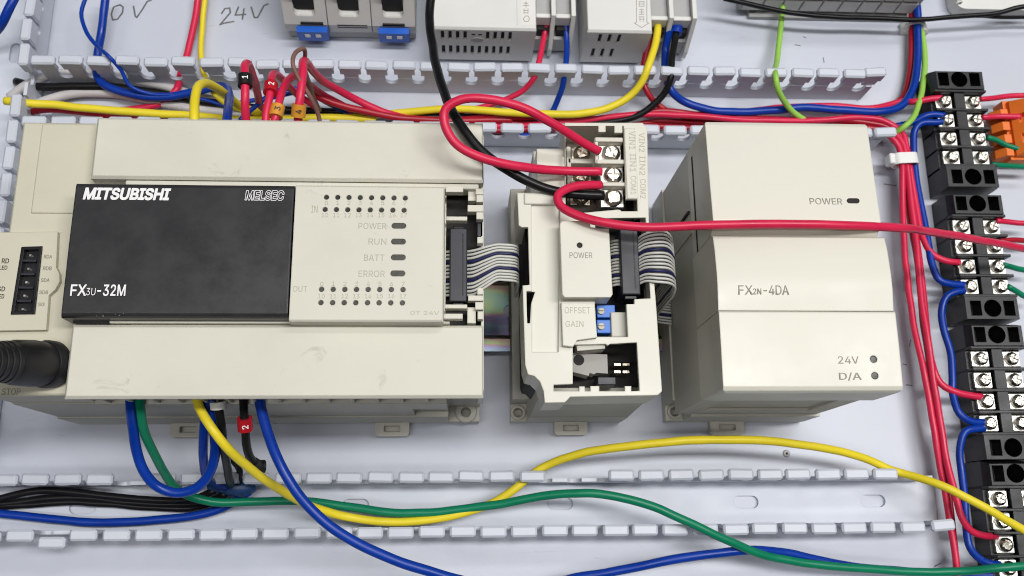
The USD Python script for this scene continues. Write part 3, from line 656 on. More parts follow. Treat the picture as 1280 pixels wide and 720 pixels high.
def path1(u, a, b):
    y = ya + (yb - ya) * u; y2 = y2a + (y2b - y2a) * u
    return [(a - 3.4, y, 70), (a - 1.2, y, 72.5), (a + .5, y, 73), (b - .5, y, 73.0), (b + 2.2, y, 74.3), (b + 6, y * .5 + y2 * .5, 75.6), (b + 9.5, y2, 75.9), (-65.5, y2, 75.8), (-63.0, y2, 75.2), (-61.4, y2 + .2, 72.6), (-60.9, y2, 67), (-60.9, y2, 54)]
ribbon('grey ribbon cable bridging the large controller and the open module', (562, 285, 584, 377), 76.5, 13, None, path1, (-80, 0, 60), (3, 8))
yc, yd = W(770, 299, 78)[1], W(778, 354, 78)[1]
def path2(u, a, b):
    y = yc + (yd - yc) * u; bow = 3.4 * (1 - u) - .4
    return [(a - 3.2, y, 73), (a - 1.2, y, 76), (a + .5, y, 76.5), (b - .5, y, 76.8), (b + 2.0, y + .5 + bow * .25, 79.2), (b + 5.2, y + bow * .6, 80.8), (-13.6, y + bow * .7, 79.6), (-10.6, y + bow * .3 - .3, 75), (-9.4, y - 1.4, 66), (-9.2, y - 1.2, 58), (-9.0, y - 1.3, 48), (-8.6, y - 1.3, 36), (-6, y - 1.3, 27), (-.3, y - 1.3, 24)]
ribbon('grey ribbon cable arching from the open module down to the closed module', (776, 283, 799, 368), 79.8, 15, None, path2, (-20, 0, 60), (5, 11))

# ---------------------------------------------------------------- circuit breaker at the top
t = thing('circuit_breaker', 'three pole light grey circuit breaker with two blue rail clips at the top', 'circuit breaker', (-126, 145, 0))
yb = 119.0
for k in range(3):
    xa = -153.2 + 18.1 * k
    pole = m3.Manifold.hull(mb(xa, xa + 17.8, yb + 1, 195, 6, 12) + mb(xa, xa + 17.8, yb, 195, 8.5, 13) + mb(xa, xa + 17.8, yb + 17, 195, 30, 46))
    pole = pole - mprism(rounded(xa + 4.6, xa + 13.2, 0, 16, 1.8), 0, 30).rotate((90, 0, 0)).translate((0, yb + 26, 16.7)) - mb(xa + 4, xa + 14, yb - 1, yb + .5, 19.6, 20.6)
    pp = part(t, 'pole', pole, 'breaker')
    part(pp, 'terminal_mouth', bx(xa + 4.65, xa + 13.15, yb + 4.7, yb + 26, 16.75, 32.4), 'dark_inside')
    part(pp, 'mouth_lip', as_mesh(m3.Manifold.hull(mb(xa + 4.4, xa + 13.4, yb + 2.6, yb + 4.5, 15.8, 16.74) + mb(xa + 5.4, xa + 12.4, yb + 2.0, yb + 2.6, 15.0, 15.6))), 'white_plastic')
part(t, 'foot', bx(-153, -99.4, yb + 1.5, 190, .5, 6.0, .3), 'grey_plastic')
for px in (390.5, 492.5):
    x = W(px, 35, 12)[0]
    cl = as_mesh(mb(x - 6.3, x + 6.3, yb - 3.4, yb + 2, 6.0, 9.2) + mb(x - 6.3, x + 6.3, yb - 3.4, yb - .6, 6.0, 13) - mb(x - 3.5, x - .7, yb - 5, yb - 2.8, 8.6, 11.2) - mb(x + .9, x + 3.7, yb - 5, yb - 2.8, 8.6, 11.2))
    cc = part(t, 'blue_clip', cl, 'blue_plastic')
    for xx in (x - 2.1, x + 2.3): part(cc, 'spring', bx(xx - 1.2, xx + 1.2, yb - 3.5, yb - 2.75, 8.7, 11.1, .2), 'print_white')
    part(t, 'clip_shelf', bx(x - 4.6, x + 4.6, yb - .05, yb + 1.6, 13.2, 14.3), 'dark_inside')
for k, w in ((0, 24), (1, 28)): part(t, 'parting_line', bx(-131.5, -119, yb - .05, yb + 1.0, 11.2 + 1.5 * k, 11.8 + 1.5 * k), 'dark_inside')

# ---------------------------------------------------------------- two small power supplies at the top
def supply(label, x0, x1, xt, yb, zt, vents, at, kinds):
    t = thing('power_supply', label, 'power supply', at)
    body = m3.Manifold.hull(mb(x0, x1, yb, 195, 2.5, zt - 1) + mb(x0 + .3, x1 - .3, yb + .9, 195, 2.5, zt))
    for x, z, w, h in vents: body = body - mb(x - w / 2, x + w / 2, yb - 1, yb + 1.4, z - h / 2, z + h / 2)
    b = part(t, 'case', body, 'white_plastic')
    for x, z, w, h in vents: part(b, 'vent_slot', bx(x - w / 2, x + w / 2, yb + .9, yb + 1.3, z - h / 2, z + h / 2), 'dark_inside')
    n = 2; wd = (xt - x1) / n
    part(t, 'terminal_bed', bx(x1, xt - 1.2, yb + 5, 195, 2.5, 12), 'grey_plastic')
    for k in range(n):
        xa = x1 + wd * k
        part(t, 'terminal_wall', as_mesh(m3.Manifold.hull(mb(xa + wd - 1.8, xa + wd, yb + 2.5, 195, 2.5, 8) + mb(xa + wd - 1.8, xa + wd, yb + 8, 195, 2.5, zt - 2))), 'white_plastic')
        part(t, 'terminal_cap', bx(xa + .2, xa + wd - 1.9, yb + 10, 195, 17, zt - 5, .3), 'grey_plastic')
        part(t, 'terminal_shelf', bx(xa + .2, xa + wd - 1.9, yb + 8.2, yb + 10.2, 17.5, zt - 4, .3), 'white_plastic')
        part(t, 'terminal_mouth', bx(xa + 1.2, xa + wd - 2.4, yb + 6.5, yb + 9.5, 12, 17), 'dark_inside')
    return t, b
vents = [(-87.5 + 3.05 * k, 22.6, 1.35, 6.4) for k in range(10) if k not in (4, 5)] + [(-87.3 + 3.0 * k, 11.0, 1.35, 6.8) for k in range(10)]
t, b = supply('wide white power supply with two rows of vent slots above the duct', -91.5, -49.6, -33.2, 110.0, 27.8, vents, (-65, 140, 0), 0)
badge = mprism(Point(0, 0).buffer(2.6, 12), 0, .35).scale((1, .62, 1)).rotate((90, 0, 0)).translate((-73.4, 110.02, 19.6)); part(b, 'badge', badge, 'grey_plastic')
for k, x in enumerate((-75.0, -72.3)): part(b, 'vent_slot', bx(x - .8, x + .8, 109.96, 110.5, 23.0, 23.9), 'dark_inside')
lab = part(b, 'label', bx(XY(651, 20, 27.8)[0], XY(669, 20, 27.8)[0], 112, 190, 27.7, 27.86), 'label_paper')
part(lab, 'print', stroke([[(655, 4), (660, 4)], [(654, 7), (661, 7)], [(657.5, 2), (657.5, 9)], [(655, 13), (660, 13)], [(655, 16), (660, 16)], [(655, 11), (655, 17)], [(660, 11), (660, 17)],
     [(657, 20), (654, 23.5), (656, 27), (660, 27), (662, 23.5), (660, 20), (657, 20)]], 27.87, .22), 'print_grey')
part(b, 'label_edge', stroke([[(646, 0), (646.5, 32)]], 27.8, .15), 'print_faint')
vents = [(W(x, y, 0)[0], z, 1.2, 4.8) for x, y, z in ()] + [(-23.2 + 3.95 * k, 22.2, 1.4, 6.8) for k in range(3)] + [(-24.4 + 3.95 * k, 10.4, 1.4, 7.4) for k in range(3)]
t, b = supply('narrow white power supply with six vent slots and a printed arrow', -29.0, -2.4, 17.0, 110.0, 27.8, vents, (-8, 140, 0), 1)
ar = [[(795.5, -8), (795.5, 28)], [(808.5, -8), (808.5, 28)], [(795.5, 28), (793, 29), (802, 34.5), (811, 29), (808.5, 28)]]
part(b, 'print', stroke(ar, 27.8, .22) , 'print_grey')
part(b, 'print', stroke([[(799, 2), (805, 2)], [(799, 5), (805, 5)], [(799, 8), (805, 8)], [(799, 2), (799, 8)], [(805, 2), (805, 8)], [(799, 12), (805, 12)], [(799, 15), (805, 15)], [(802, 11), (802, 18)], [(799, 18), (805, 18)],
     [(799, 21), (805, 21)], [(799, 24), (805, 24)], [(800, 21), (800, 27)], [(804, 21), (804, 27)]], 27.8, .2), 'print_grey')

# ---------------------------------------------------------------- vented grey unit and cover at the top right
t = thing('vented_unit', 'grey unit with a row of vent panels at the top edge, under black cable', 'power unit', (85, 165, 0))
part(t, 'case', bx(42, 121, 136.2, 200, 3, 40, .4), 'grey_plastic')
part(t, 'foot_plate', bx(47, 119, 133.6, 200, .3, 2.4, .2), 'grey_plastic')
for k in range(9):
    for j in range(3):
        part(t, 'vent_panel', bx(43 + 8.6 * k, 50.8 + 8.6 * k, 135.2, 136.4, 5 + 9 * j, 12.6 + 9 * j, .4), 'breaker')
t = thing('junction_cover', 'white low cover with rounded corner at the top right corner', 'cover', (170, 160, 0))
part(t, 'cover_shell', as_mesh(mprism(rounded(139, 230, 137, 210, 5), .3, 7) - mprism(rounded(140.5, 228, 138.5, 208, 4), -1, 5.6)), 'white_plastic')
q = W(1198, 2, 7); part(t, 'screw', pan_screw(q[0], q[1], 7, 1.6, 1.0), 'plate_metal', smooth=30)

# ---------------------------------------------------------------- black terminal strips on the right
def strip_parts(t, ox, oy):
    H = 15.0
    x0, x1 = ox - 11, ox + 11
    body = mb(x0, x1, oy - 17.2, oy + 17.2, .4, 10.5) + mb(ox - 2.2, ox + 2.2, oy - 17.0, oy + 17.0, 10, H - 1.0)
    part(t, 'body', body, 'black_plastic')
    for k in range(5):
        y = oy + 16.8 - 8.4 * k
        part(t, 'barrier', bx(x0, x1 + .4, y - .55, y + .55, .4, H - (0 if k in (0, 4) else .4), .15), 'black_plastic')
    for s in (1, -1):
        ya, yb2 = (oy + 17.35, oy + 26.6) if s > 0 else (oy - 26.6, oy - 17.35)
        e = m3.Manifold.hull(mb(x0, x1, ya, yb2, .4, H - 3.5) + mb(x0 + (1.2 if s > 0 else 0), x1 - .6, ya, yb2 - (1.2 if s > 0 else 0), .4, H + .6))
        ym = (ya + yb2) / 2 - .2
        e = e - mcyl(ox, ym, 1, 30, 3.5, n=28) - mb(x0 + 2.0, ox - 4.6, ym - 3.0, ym + 3.0, 9, 30) - mb(ox + 4.6, x1 - 2.0, ym - 3.0, ym + 3.0, 9, 30)
        eb = part(t, 'end_block', e, 'black_plastic')
        part(eb, 'mounting_screw', pan_screw(ox, ym, 3, 2.9, 1.6, .5), 'black_plastic', smooth=30)
    for k in range(4):
        y = oy + 12.6 - 8.4 * k
        for s in (-1, 1):
            x = ox + 6.3 * s
            c = part(t, 'clamp', as_mesh(m3.Manifold.hull(mb(x - 3.4, x + 3.4, y - 2.8, y + 2.8, 10.6, 12.4) + mb(x - 2.9, x + 2.9, y - 3.25, y + 3.25, 10.6, 12.2)) - mb(x - 5, x - 2.6, y - .5, y + .5, 12, 14)), 'plate_metal')
            part(c, 'screw', pan_screw(x, y, 12.5, 2.65, 1.9, .3 + 1.9 * k + .8 * s), 'screw_metal', smooth=30)
labs = ('black terminal strip at the upper right, green and lime wires beside it', 'black terminal strip second from the top, crossed by long red wire', 'black terminal strip third from the top, between two blue wire jumpers', 'black terminal strip at the bottom right, crossed by yellow wire')
t0 = thing('terminal_strip', labs[0], 'terminal strip', (130.6, 76.2, 0), 'black terminal strips down the right side')
strip_parts(t0, 130.6, 76.2)
for k in (1, 2, 3):
    path = '/World/' + numbered('/World', 'terminal_strip')
    x = UsdGeom.Xform.Define(stage, path); x.GetPrim().GetReferences().AddInternalReference(t0)
    x.GetPrim().GetAttribute('xformOp:translate').Set(Gf.Vec3d((130.6 + (0, .2, .3, -.2)[k]) * S, (0, 20.6, -34.0, -87.6)[k] * S, 0)); x.GetPrim().SetInstanceable(True)
    tag(x.GetPrim(), labs[k], 'terminal strip', 'black terminal strips down the right side')

# orange plug block at the right edge
t = thing('plug_connector', 'orange plug connector with stepped levers at the right edge', 'connector', (160, 74, 0))
part(t, 'connector_body', as_mesh(mb(151.5, 175, 64, 91, 3, 10) + m3.Manifold.hull(mb(153, 175, 65, 90, 10, 12) + mb(157, 175, 67, 89, 10, 17)) - mb(155, 159, 70, 74, 12, 20) - mb(155, 159, 79, 83, 12, 20)), 'orange_plastic')
for k in range(4):
    y = 67 + 5.8 * k; part(t, 'lever', as_mesh(m3.Manifold.hull(mb(146.2, 152, y - 1.9, y + 1.9, 5, 8) + mb(149, 152, y - 1.9, y + 1.9, 8, 12))), 'orange_plastic')

# ---------------------------------------------------------------- wires over the modules
wire('red_wire', 'red wire looping between the two upper screw terminals of the open module', 'red_insul', 1.55,
     [(749, 189, 79), (738, 183, 81), (700, 160, 88), (655, 135, 93), (612, 123.5, 95), (576, 124.5, 95), (557, 136, 94), (555, 153, 93), (567, 176, 92), (595, 194, 91), (640, 207, 87.5), (700, 213, 81), (752, 214.5, 79)])
wire('red_wire', 'long red wire from the open module across the closed module to the right edge', 'red_insul', 1.5,
     [(751, 231.5, 79), (735, 232, 81), (709, 237, 83.5), (697, 246, 85), (701, 258, 86), (722, 270, 87), (765, 280, 88.5), (815, 284, 89.5), (880, 281.5, 90.2), (960, 280, 89.6), (1040, 281, 88.6), (1110, 284.5, 84), (1180, 292, 66), (1230, 301, 50), (1300, 315, 32)])
wire('black_wire', 'black wire dropping from the top edge to the open module lowest terminal', 'black_insul', 1.7,
     [(541, -20, 60), (537, 20, 60), (542, 65, 66), (553, 110, 75), (573, 152, 83.2), (603, 189, 84), (645, 218, 83), (690, 238, 81), (720, 243.5, 79), (755, 244.5, 78.5)])

# wires in the upper duct and above it
wire('red_wire', 'thin red wire from the wide power supply down into the upper duct', 'red_insul', 1.25, [(684, 14, 19), (684, 22, 18), (681, 42, 15), (673, 80, 18), (668, 95, 17), (655, 112, 12), (630, 125, 8), (590, 136, 5), (520, 141, 4)])
wire('blue_wire', 'blue wire from the wide power supply straight down into the upper duct', 'blue_insul', 1.3, [(707, 14, 19), (707, 22, 18), (708, 50, 15), (706, 88, 18), (703, 110, 13), (693, 135, 6), (684, 150, 4)])
wire('yellow_wire', 'yellow wire sweeping from the narrow power supply left into the duct', 'yellow_insul', 1.65,
     [(824, 14, 20), (823, 24, 19), (820, 50, 19), (810, 84, 22), (802, 103, 19), (786, 121, 15), (760, 135, 13), (728, 142, 12), (680, 142.5, 11), (630, 139.5, 10), (580, 137, 9), (535, 138, 8), (480, 142, 6), (430, 146, 5)])
wire('red_wire', 'dark red wire behind the yellow wire at the narrow power supply', 'red_deep', 1.3, [(818, 28, 14), (812, 50, 12), (804, 85, 11), (806, 108, 12), (818, 127, 9), (838, 141, 7), (870, 147, 6), (930, 149, 5), (985, 153, 5)])
wire('blue_wire', 'long blue wire from the narrow power supply right to the tied vertical bundle', 'blue_insul', 1.75,
     [(838, 22, 20), (836, 38, 18), (832, 62, 13), (832, 92, 14), (838, 112, 14), (854, 127, 11), (885, 137.5, 10), (920, 140, 10), (965, 138, 10), (1005, 134, 10.5), (1050, 136.5, 10.5), (1100, 139, 10), (1126, 132, 9), (1141, 112, 8), (1147, 75, 7), (1147, 30, 7), (1144, -15, 8)])
wire('black_wire', 'black wire from the narrow power supply curling left into the duct', 'black_insul', 1.5, [(846, 34, 18), (844, 50, 18), (840, 78, 20), (839, 98, 20), (832, 116, 16), (815, 133, 12), (790, 147, 9), (755, 153, 7), (700, 155, 5)],
     marks=[('wire_sleeve', 'blue_insul', (846, 36, 18), 6.5, 2.5, None, None)])
wire('blue_wire', 'thick blue wire entering the duct from the top beside the mark 0V', 'blue_insul', 1.75, [(133, -12, 14), (130, 12, 12), (126, 45, 10), (122, 70, 7), (121, 88, 8), (127, 103, 9), (145, 113, 9), (175, 120, 9), (210, 121, 9), (245, 114, 11), (275, 108, 15), (286, 116, 26), (285, 140, 50), (283, 165, 58)])
wire('blue_wire', 'thin blue wire crossing the thick blue wire at the upper left', 'blue_insul', .85, [(110, -10, 17), (102, 15, 17), (107, 38, 18), (121, 57, 20), (138, 72, 23.5), (152, 88, 18), (163, 107, 14), (188, 117, 11), (222, 119, 10.5), (250, 124, 8), (300, 138, 6)])
wire('red_wire', 'pinkish red wire running down behind the duct wall beside 24V', 'red_insul', 1.5, [(249, -12, 6), (243, 25, 4), (233, 70, 3.5), (226, 92, 5), (221, 112, 8), (205, 128, 5), (170, 136, 4), (110, 139, 4)])
wire('yellow_wire', 'yellow wire running straight down into the duct beside the mark 24V', 'yellow_insul', 1.25, [(257, -12, 6), (254, 25, 4), (252, 70, 4), (258, 100, 8), (270, 120, 9), (288, 133, 7), (330, 143, 5)])
wire('yellow_wire', 'yellow wire arching out of the controller top edge into the duct', 'yellow_insul', 1.75, [(243, 168, 58), (242.5, 150, 60), (242, 128, 58), (246, 110, 54), (255, 104.5, 48), (268, 109, 40), (285, 121, 28), (303, 134, 16), (330, 143, 8)])
wire('yellow_wire', 'long yellow wire lying along the left end of the upper duct', 'yellow_insul', 1.7, [(6, 126, 16), (30, 129, 16), (62, 131, 14), (110, 135.5, 13), (170, 140, 12), (235, 144, 11), (310, 150, 10), (400, 147, 8), (470, 150, 6)])
wire('red_wire', 'dark red wire under the yellow wire at the left end of the duct', 'red_deep', 1.5, [(20, 147, 6), (38, 141, 7), (62, 137, 7), (95, 139, 6), (160, 147, 5), (250, 152, 4)])
wire('white_cable', 'upper pale grey cable bowing through the left end of the upper duct', 'white_insul', 2.0, [(12, 122, 3.5), (34, 106, 5), (60, 95, 5), (105, 92, 5), (150, 97, 5), (200, 106, 4.5), (240, 118, 4), (300, 135, 3.5)])
wire('white_cable', 'lower pale grey cable bowing through the left end of the upper duct', 'white_insul', 2.0, [(25, 142, 3), (60, 126, 4.5), (95, 117.5, 5), (140, 117, 5), (190, 126, 4.5), (240, 134, 4), (310, 143, 3.5)])
wire('black_cable', 'black cable lying along the left end of the upper duct', 'black_insul', 1.75, [(20, 102, 3), (45, 108, 6), (90, 108, 7), (140, 109, 7), (200, 117, 7), (260, 128, 6), (330, 135, 5), (420, 140, 4), (520, 146, 4), (610, 148, 4), (700, 152, 3.5)])
wire('red_wire', 'tall red wire loop with black number 1 sleeve at the controller edge', 'red_insul', 1.55, [(308.5, 170, 56), (308, 148, 62), (307, 122, 66), (306.5, 96, 66), (307, 82, 63), (311, 80, 58), (317, 96, 46), (322, 116, 30), (328, 134, 16), (350, 145, 8)],
     marks=[('marker_sleeve', 'marker_black', (306.5, 105, 66), 4.2, 2.5, '1', 'print_white')])
wire('red_wire', 'short red wire loop with red number 2 sleeve above the controller', 'red_insul', 1.45, [(334, 170, 56), (333, 148, 58), (338, 120, 58), (340, 102, 56), (341, 93, 52), (345, 92, 46), (355, 100, 34), (370, 116, 20), (395, 134, 10)],
     marks=[('marker_sleeve', 'marker_red', (338.5, 111, 58), 4.4, 2.5, '2', 'print_white')])
wire('red_wire', 'leaning red wire with orange number 3 sleeve above the controller', 'red_insul', 1.5, [(340, 172, 54), (343, 150, 58), (350, 124, 57), (358, 104, 54), (366, 96, 48), (375, 96, 40), (388, 106, 26), (410, 122, 14), (440, 138, 8)],
     marks=[('marker_sleeve', 'marker_orange', (344.5, 137, 58), 4.4, 2.5, '3', 'print_dark')])
wire('red_wire', 'tallest red wire loop with orange number 4 sleeve near the brown wire', 'red_insul', 1.6, [(372, 172, 56), (372.5, 150, 62), (374, 120, 66), (377, 94, 66), (378.5, 78, 63), (382, 76, 56), (390, 88, 42), (408, 104, 26), (440, 122, 14), (478, 140, 9), (520, 152, 6)],
     marks=[('marker_sleeve', 'marker_orange', (372.5, 137, 64), 4.4, 2.5, '4', 'print_dark')])
wire('brown_wire', 'thin brown wire arching above the red wires at the controller edge', 'brown_insul', .8, [(401, 165, 56), (398, 146, 58), (388, 122, 64), (372, 96, 68), (366, 80, 70), (369, 66, 68), (379, 61, 64), (381, 68, 60), (379, 80, 54), (386, 100, 38), (392, 122, 22), (400, 138, 10)])
wire('red_wire', 'lower dark red wire running right from the wire loops into the duct', 'red_deep', 1.55, [(384, 112, 20), (400, 122, 16), (425, 131, 13), (455, 139, 11), (490, 146, 9), (560, 151, 7), (640, 150, 6)])
wire('blue_wire', 'blue wire pair end slanting right behind the red wire loops', 'blue_insul', 1.0, [(300, 150, 24), (325, 128, 22), (350, 112, 20), (385, 112, 16), (410, 123, 12), (440, 136, 8), (480, 146, 5)])
wire('blue_wire', 'blue wire in the duct just below the slanting blue wire', 'blue_insul', 1.0, [(290, 130, 12), (330, 124, 12), (385, 116, 13), (408, 128, 10), (436, 141, 6), (470, 150, 4)])
for i, (lab, mt, pts) in enumerate((
    ('uppermost red wire in the duct between the modules', 'red_deep', [(540, 152, 4), (610, 147, 6), (690, 148, 6), (760, 148, 7), (820, 139, 8), (870, 143, 8), (930, 147.5, 8), (1000, 150, 8), (1080, 153, 8), (1112, 161, 8), (1130, 182, 9)]),
    ('bright red wire arching over the top of the open module', 'red_insul', [(560, 158, 4), (640, 157, 5), (720, 151, 7), (780, 144, 9), (820, 142.5, 10), (880, 146, 11), (945, 151, 10), (1020, 150, 9), (1075, 147, 9), (1105, 151, 9), (1128, 166, 10), (1134, 190, 10)]),
    ('lowest red wire in the duct seen through the near slots', 'red_deep', [(560, 166, 3), (640, 163, 4), (720, 160, 4), (800, 157, 5), (860, 159, 5), (940, 160, 5), (1040, 158, 6), (1095, 162, 7), (1124, 176, 9)]),
    ('deep red wire at the bottom of the duct under the yellow sweep', 'red_deep', [(500, 158, 3), (600, 154, 4), (680, 156, 3.5), (760, 161, 3.5), (830, 152, 4), (900, 156, 4), (1000, 158, 3)]),
    ('red wire beside the long blue wire at the duct right end', 'red_insul', [(860, 150, 4), (920, 141, 6), (985, 134, 7.5), (1040, 132, 8), (1088, 135, 8), (1130, 126, 7), (1140, 127, 10), (1164, 123.5, 12), (1177, 122.5, 12.4)]))):
    wire('red_wire', lab, mt, 1.4, pts)
wire('blue_wire', 'dark blue wire in the duct gap left of the open module', 'blue_insul', 1.3, [(590, 176, 3), (640, 171, 4), (676, 166, 5), (690, 156, 6), (720, 150, 4)])

# right-hand bundle
wire('red_wire', 'red wire behind the blue wire in the upright bundle at the top', 'red_deep', 1.3, [(1138, -15, 5), (1139, 30, 4), (1139.5, 60, 4), (1136, 95, 4), (1127, 122, 4), (1105, 133, 3.5), (1060, 139, 3)])
wire('lime_wire', 'yellow-green earth wire running down from the top into the upper duct', 'lime_insul', 1.3, [(981, -20, 8), (979, 0, 8), (975, 40, 6), (971, 75, 10), (969, 96, 23.5), (971, 108, 22), (979, 124, 17), (992, 140, 12), (1010, 153, 8)])
wire('lime_wire', 'yellow-green earth wire beside the tied blue bundle curving behind the closed module', 'lime_insul', 1.3, [(1152, 38, 5), (1155, 60, 6), (1156, 90, 8), (1152, 122, 11), (1143, 146, 14), (1131, 158, 14), (1118, 166, 10), (1098, 171, 6)])
t = thing('cable_tie', 'white cable tie anchor around the blue bundle near the top edge', 'cable tie', tuple(W(1147, 31, 5)))
c = W(1147, 31, 5); part(t, 'anchor', as_mesh(m3.Manifold.hull(mb(c[0] - 6, c[0] + 6, c[1] - 2.4, c[1] + 2.4, .3, 2) + mb(c[0] - 4.4, c[0] + 4.4, c[1] - 2, c[1] + 2, .3, 4.5))), 'nylon')
ang = np.linspace(0, 2 * np.pi, 25); cc = W(1144.5, 31, 6.5)
part(t, 'band', sweep(np.stack([cc[0] + 3.6 * np.cos(ang), cc[1] + 0 * ang, 6.2 + 2.8 * np.sin(ang)], 1), .9, 8), 'nylon', smooth=True)
t = thing('cable_tie', 'white cable tie around the red wire bundle right of the closed module', 'cable tie', tuple(W(1128, 201, 10)))
cc = W(1129.5, 201, 10)
bandm = mprism(rounded(-5.4, 5.4, -3.2, 3.2, 2.6).difference(rounded(-4.7, 4.7, -2.5, 2.5, 2.1)), -2.4, 2.4).rotate((90, 0, 3)).translate((cc[0], cc[1], 10.5))
part(t, 'band', bandm, 'nylon'); part(t, 'lock_head', bx(cc[0] - 7.2, cc[0] - 4.8, cc[1] - 2.3, cc[1] + 2.3, 8, 13, .4), 'nylon')
wire('red_wire', 'leftmost red wire of the bundle running down to the bottom edge', 'red_insul', 1.35, [(1108, 166, 12), (1122, 182, 11), (1127, 205, 11), (1127.5, 250, 10), (1131, 320, 10), (1140, 400, 10), (1152, 455, 11), (1162, 500, 11), (1170, 550, 11), (1178, 600, 10), (1188, 655, 9), (1194, 690, 9), (1199, 735, 9)])
wire('red_wire', 'red wire of the bundle ending at the bottom terminal strip', 'red_insul', 1.4, [(1112, 160, 10), (1128, 180, 11), (1133, 205, 11), (1139, 255, 11), (1146, 310, 12), (1150, 360, 13), (1159, 420, 14), (1165, 470, 13), (1173, 520, 12), (1183, 575, 12), (1194, 615, 13), (1202, 645, 14), (1214, 662, 14), (1230, 669, 13), (1246, 670, 12.4)])
wire('red_wire', 'red wire of the bundle turning into the second terminal strip', 'red_insul', 1.4, [(1116, 158, 9), (1131, 180, 9), (1136, 205, 10), (1145, 255, 10), (1154, 297, 11), (1166, 318, 12), (1182, 326, 12.8), (1199, 328, 12.4)])
wire('red_wire', 'red wire of the bundle turning into the third terminal strip', 'red_insul', 1.45, [(1110, 163, 8), (1126, 182, 8), (1131, 205, 9), (1143, 280, 9), (1151, 345, 10), (1158, 410, 11), (1165, 455, 12), (1176, 480, 12), (1194, 490, 13), (1212, 494, 12.8), (1227, 496, 12.4)])
wire('red_wire', 'darker red wire twisted through the middle of the red bundle', 'red_deep', 1.35, [(1110, 168, 7), (1126, 186, 8), (1132, 210, 8), (1137, 270, 8), (1149, 340, 8), (1154, 400, 8), (1161, 455, 8), (1167, 510, 8), (1180, 570, 8), (1186, 620, 8), (1193, 680, 7), (1199, 735, 7)])
wire('blue_wire', 'upper blue wire entering the upper terminal strip from the left', 'blue_insul', 1.5, [(1098, 162, 7), (1120, 158, 8), (1142, 152, 10), (1156, 145, 12), (1168, 143, 12.5), (1181, 145, 12.4)])
wire('blue_wire', 'long blue jumper down the left side of the two upper strips', 'blue_insul', 1.5, [(1181, 152, 12.4), (1170, 153.5, 12.5), (1152, 155, 12), (1144, 164, 11), (1142.5, 185, 10), (1145, 220, 9), (1152, 260, 10), (1158, 295, 11), (1165, 330, 12), (1175, 350, 13), (1190, 355, 12.8), (1205, 356, 12.4)])
wire('blue_wire', 'blue jumper bowed between the second and third terminal strips', 'blue_insul', 1.5, [(1205, 363.5, 12.4), (1195, 364.5, 12.7), (1184, 371, 12.5), (1178, 388, 12), (1180, 412, 12), (1188, 440, 12), (1190, 468, 12), (1191, 495, 12), (1199, 517, 13), (1213, 526.5, 12.8), (1230, 528, 12.4)])
wire('blue_wire', 'blue jumper bowed between the third and bottom terminal strips', 'blue_insul', 1.5, [(1230, 535.5, 12.4), (1218, 536.5, 12.7), (1205, 541, 13), (1199, 560, 12.5), (1201, 590, 12), (1205, 620, 12), (1207, 650, 12), (1213, 684, 13), (1227, 700, 13), (1240, 705, 12.8), (1250, 706, 12.4)])
for lab, mt, r, pts in (('upper red wire leaving the upper terminal strip to the right', 'red_insul', 1.2, [(1226, 124, 13), (1240, 123, 12), (1262, 120.5, 11), (1300, 119, 11)]),
    ('lower red wire leaving the upper terminal strip to the orange connector', 'red_insul', 1.3, [(1228, 147, 13), (1245, 146, 12.5), (1262, 146, 13), (1276, 146, 14)]),
    ('red wire leaving the second terminal strip just below its end block', 'red_insul', 1.2, [(1246, 276, 13), (1258, 277, 12), (1275, 278.5, 12), (1300, 280, 12)]),
    ('red wire leaving the second terminal strip beneath the long red wire', 'red_deep', 1.2, [(1250, 302, 13), (1264, 300, 12), (1280, 301, 11), (1300, 302, 11)])):
    wire('red_wire', lab, mt, r, pts)
for lab, pts in (('upper green wire from the upper terminal strip to the orange connector', [(1234, 172, 13), (1246, 175, 12.5), (1260, 182, 12), (1278, 187, 12)]),
    ('lower green wire leaving the upper terminal strip under the orange connector', [(1240, 206, 13), (1255, 207, 12), (1275, 208, 11), (1300, 209, 11)]),
    ('green wire leaving the second terminal strip on its third row', [(1254, 331, 13), (1264, 333, 12), (1278, 336, 11), (1300, 340, 11)]),
    ('green wire leaving the second terminal strip on its lowest row', [(1260, 358, 13), (1270, 364, 12), (1282, 371, 11), (1300, 374, 11)])):
    wire('green_wire', lab, 'green_insul', 1.2, pts)
wire('black_cable', 'black cable drooping across the top right corner', 'black_insul', 1.15, [(905, -2, 16), (935, 5, 15), (965, 11, 14), (1000, 17, 13), (1040, 21, 12.5), (1090, 22.5, 12), (1140, 23.5, 12), (1185, 21.5, 12), (1225, 19.5, 12), (1250, 16, 12.5), (1275, 9, 14), (1310, 6, 16)])
wire('black_cable', 'thin black cable branching off at the top right edge', 'black_insul', .9, [(1220, 20, 12), (1250, 21, 10), (1280, 22, 9), (1310, 23, 8)])

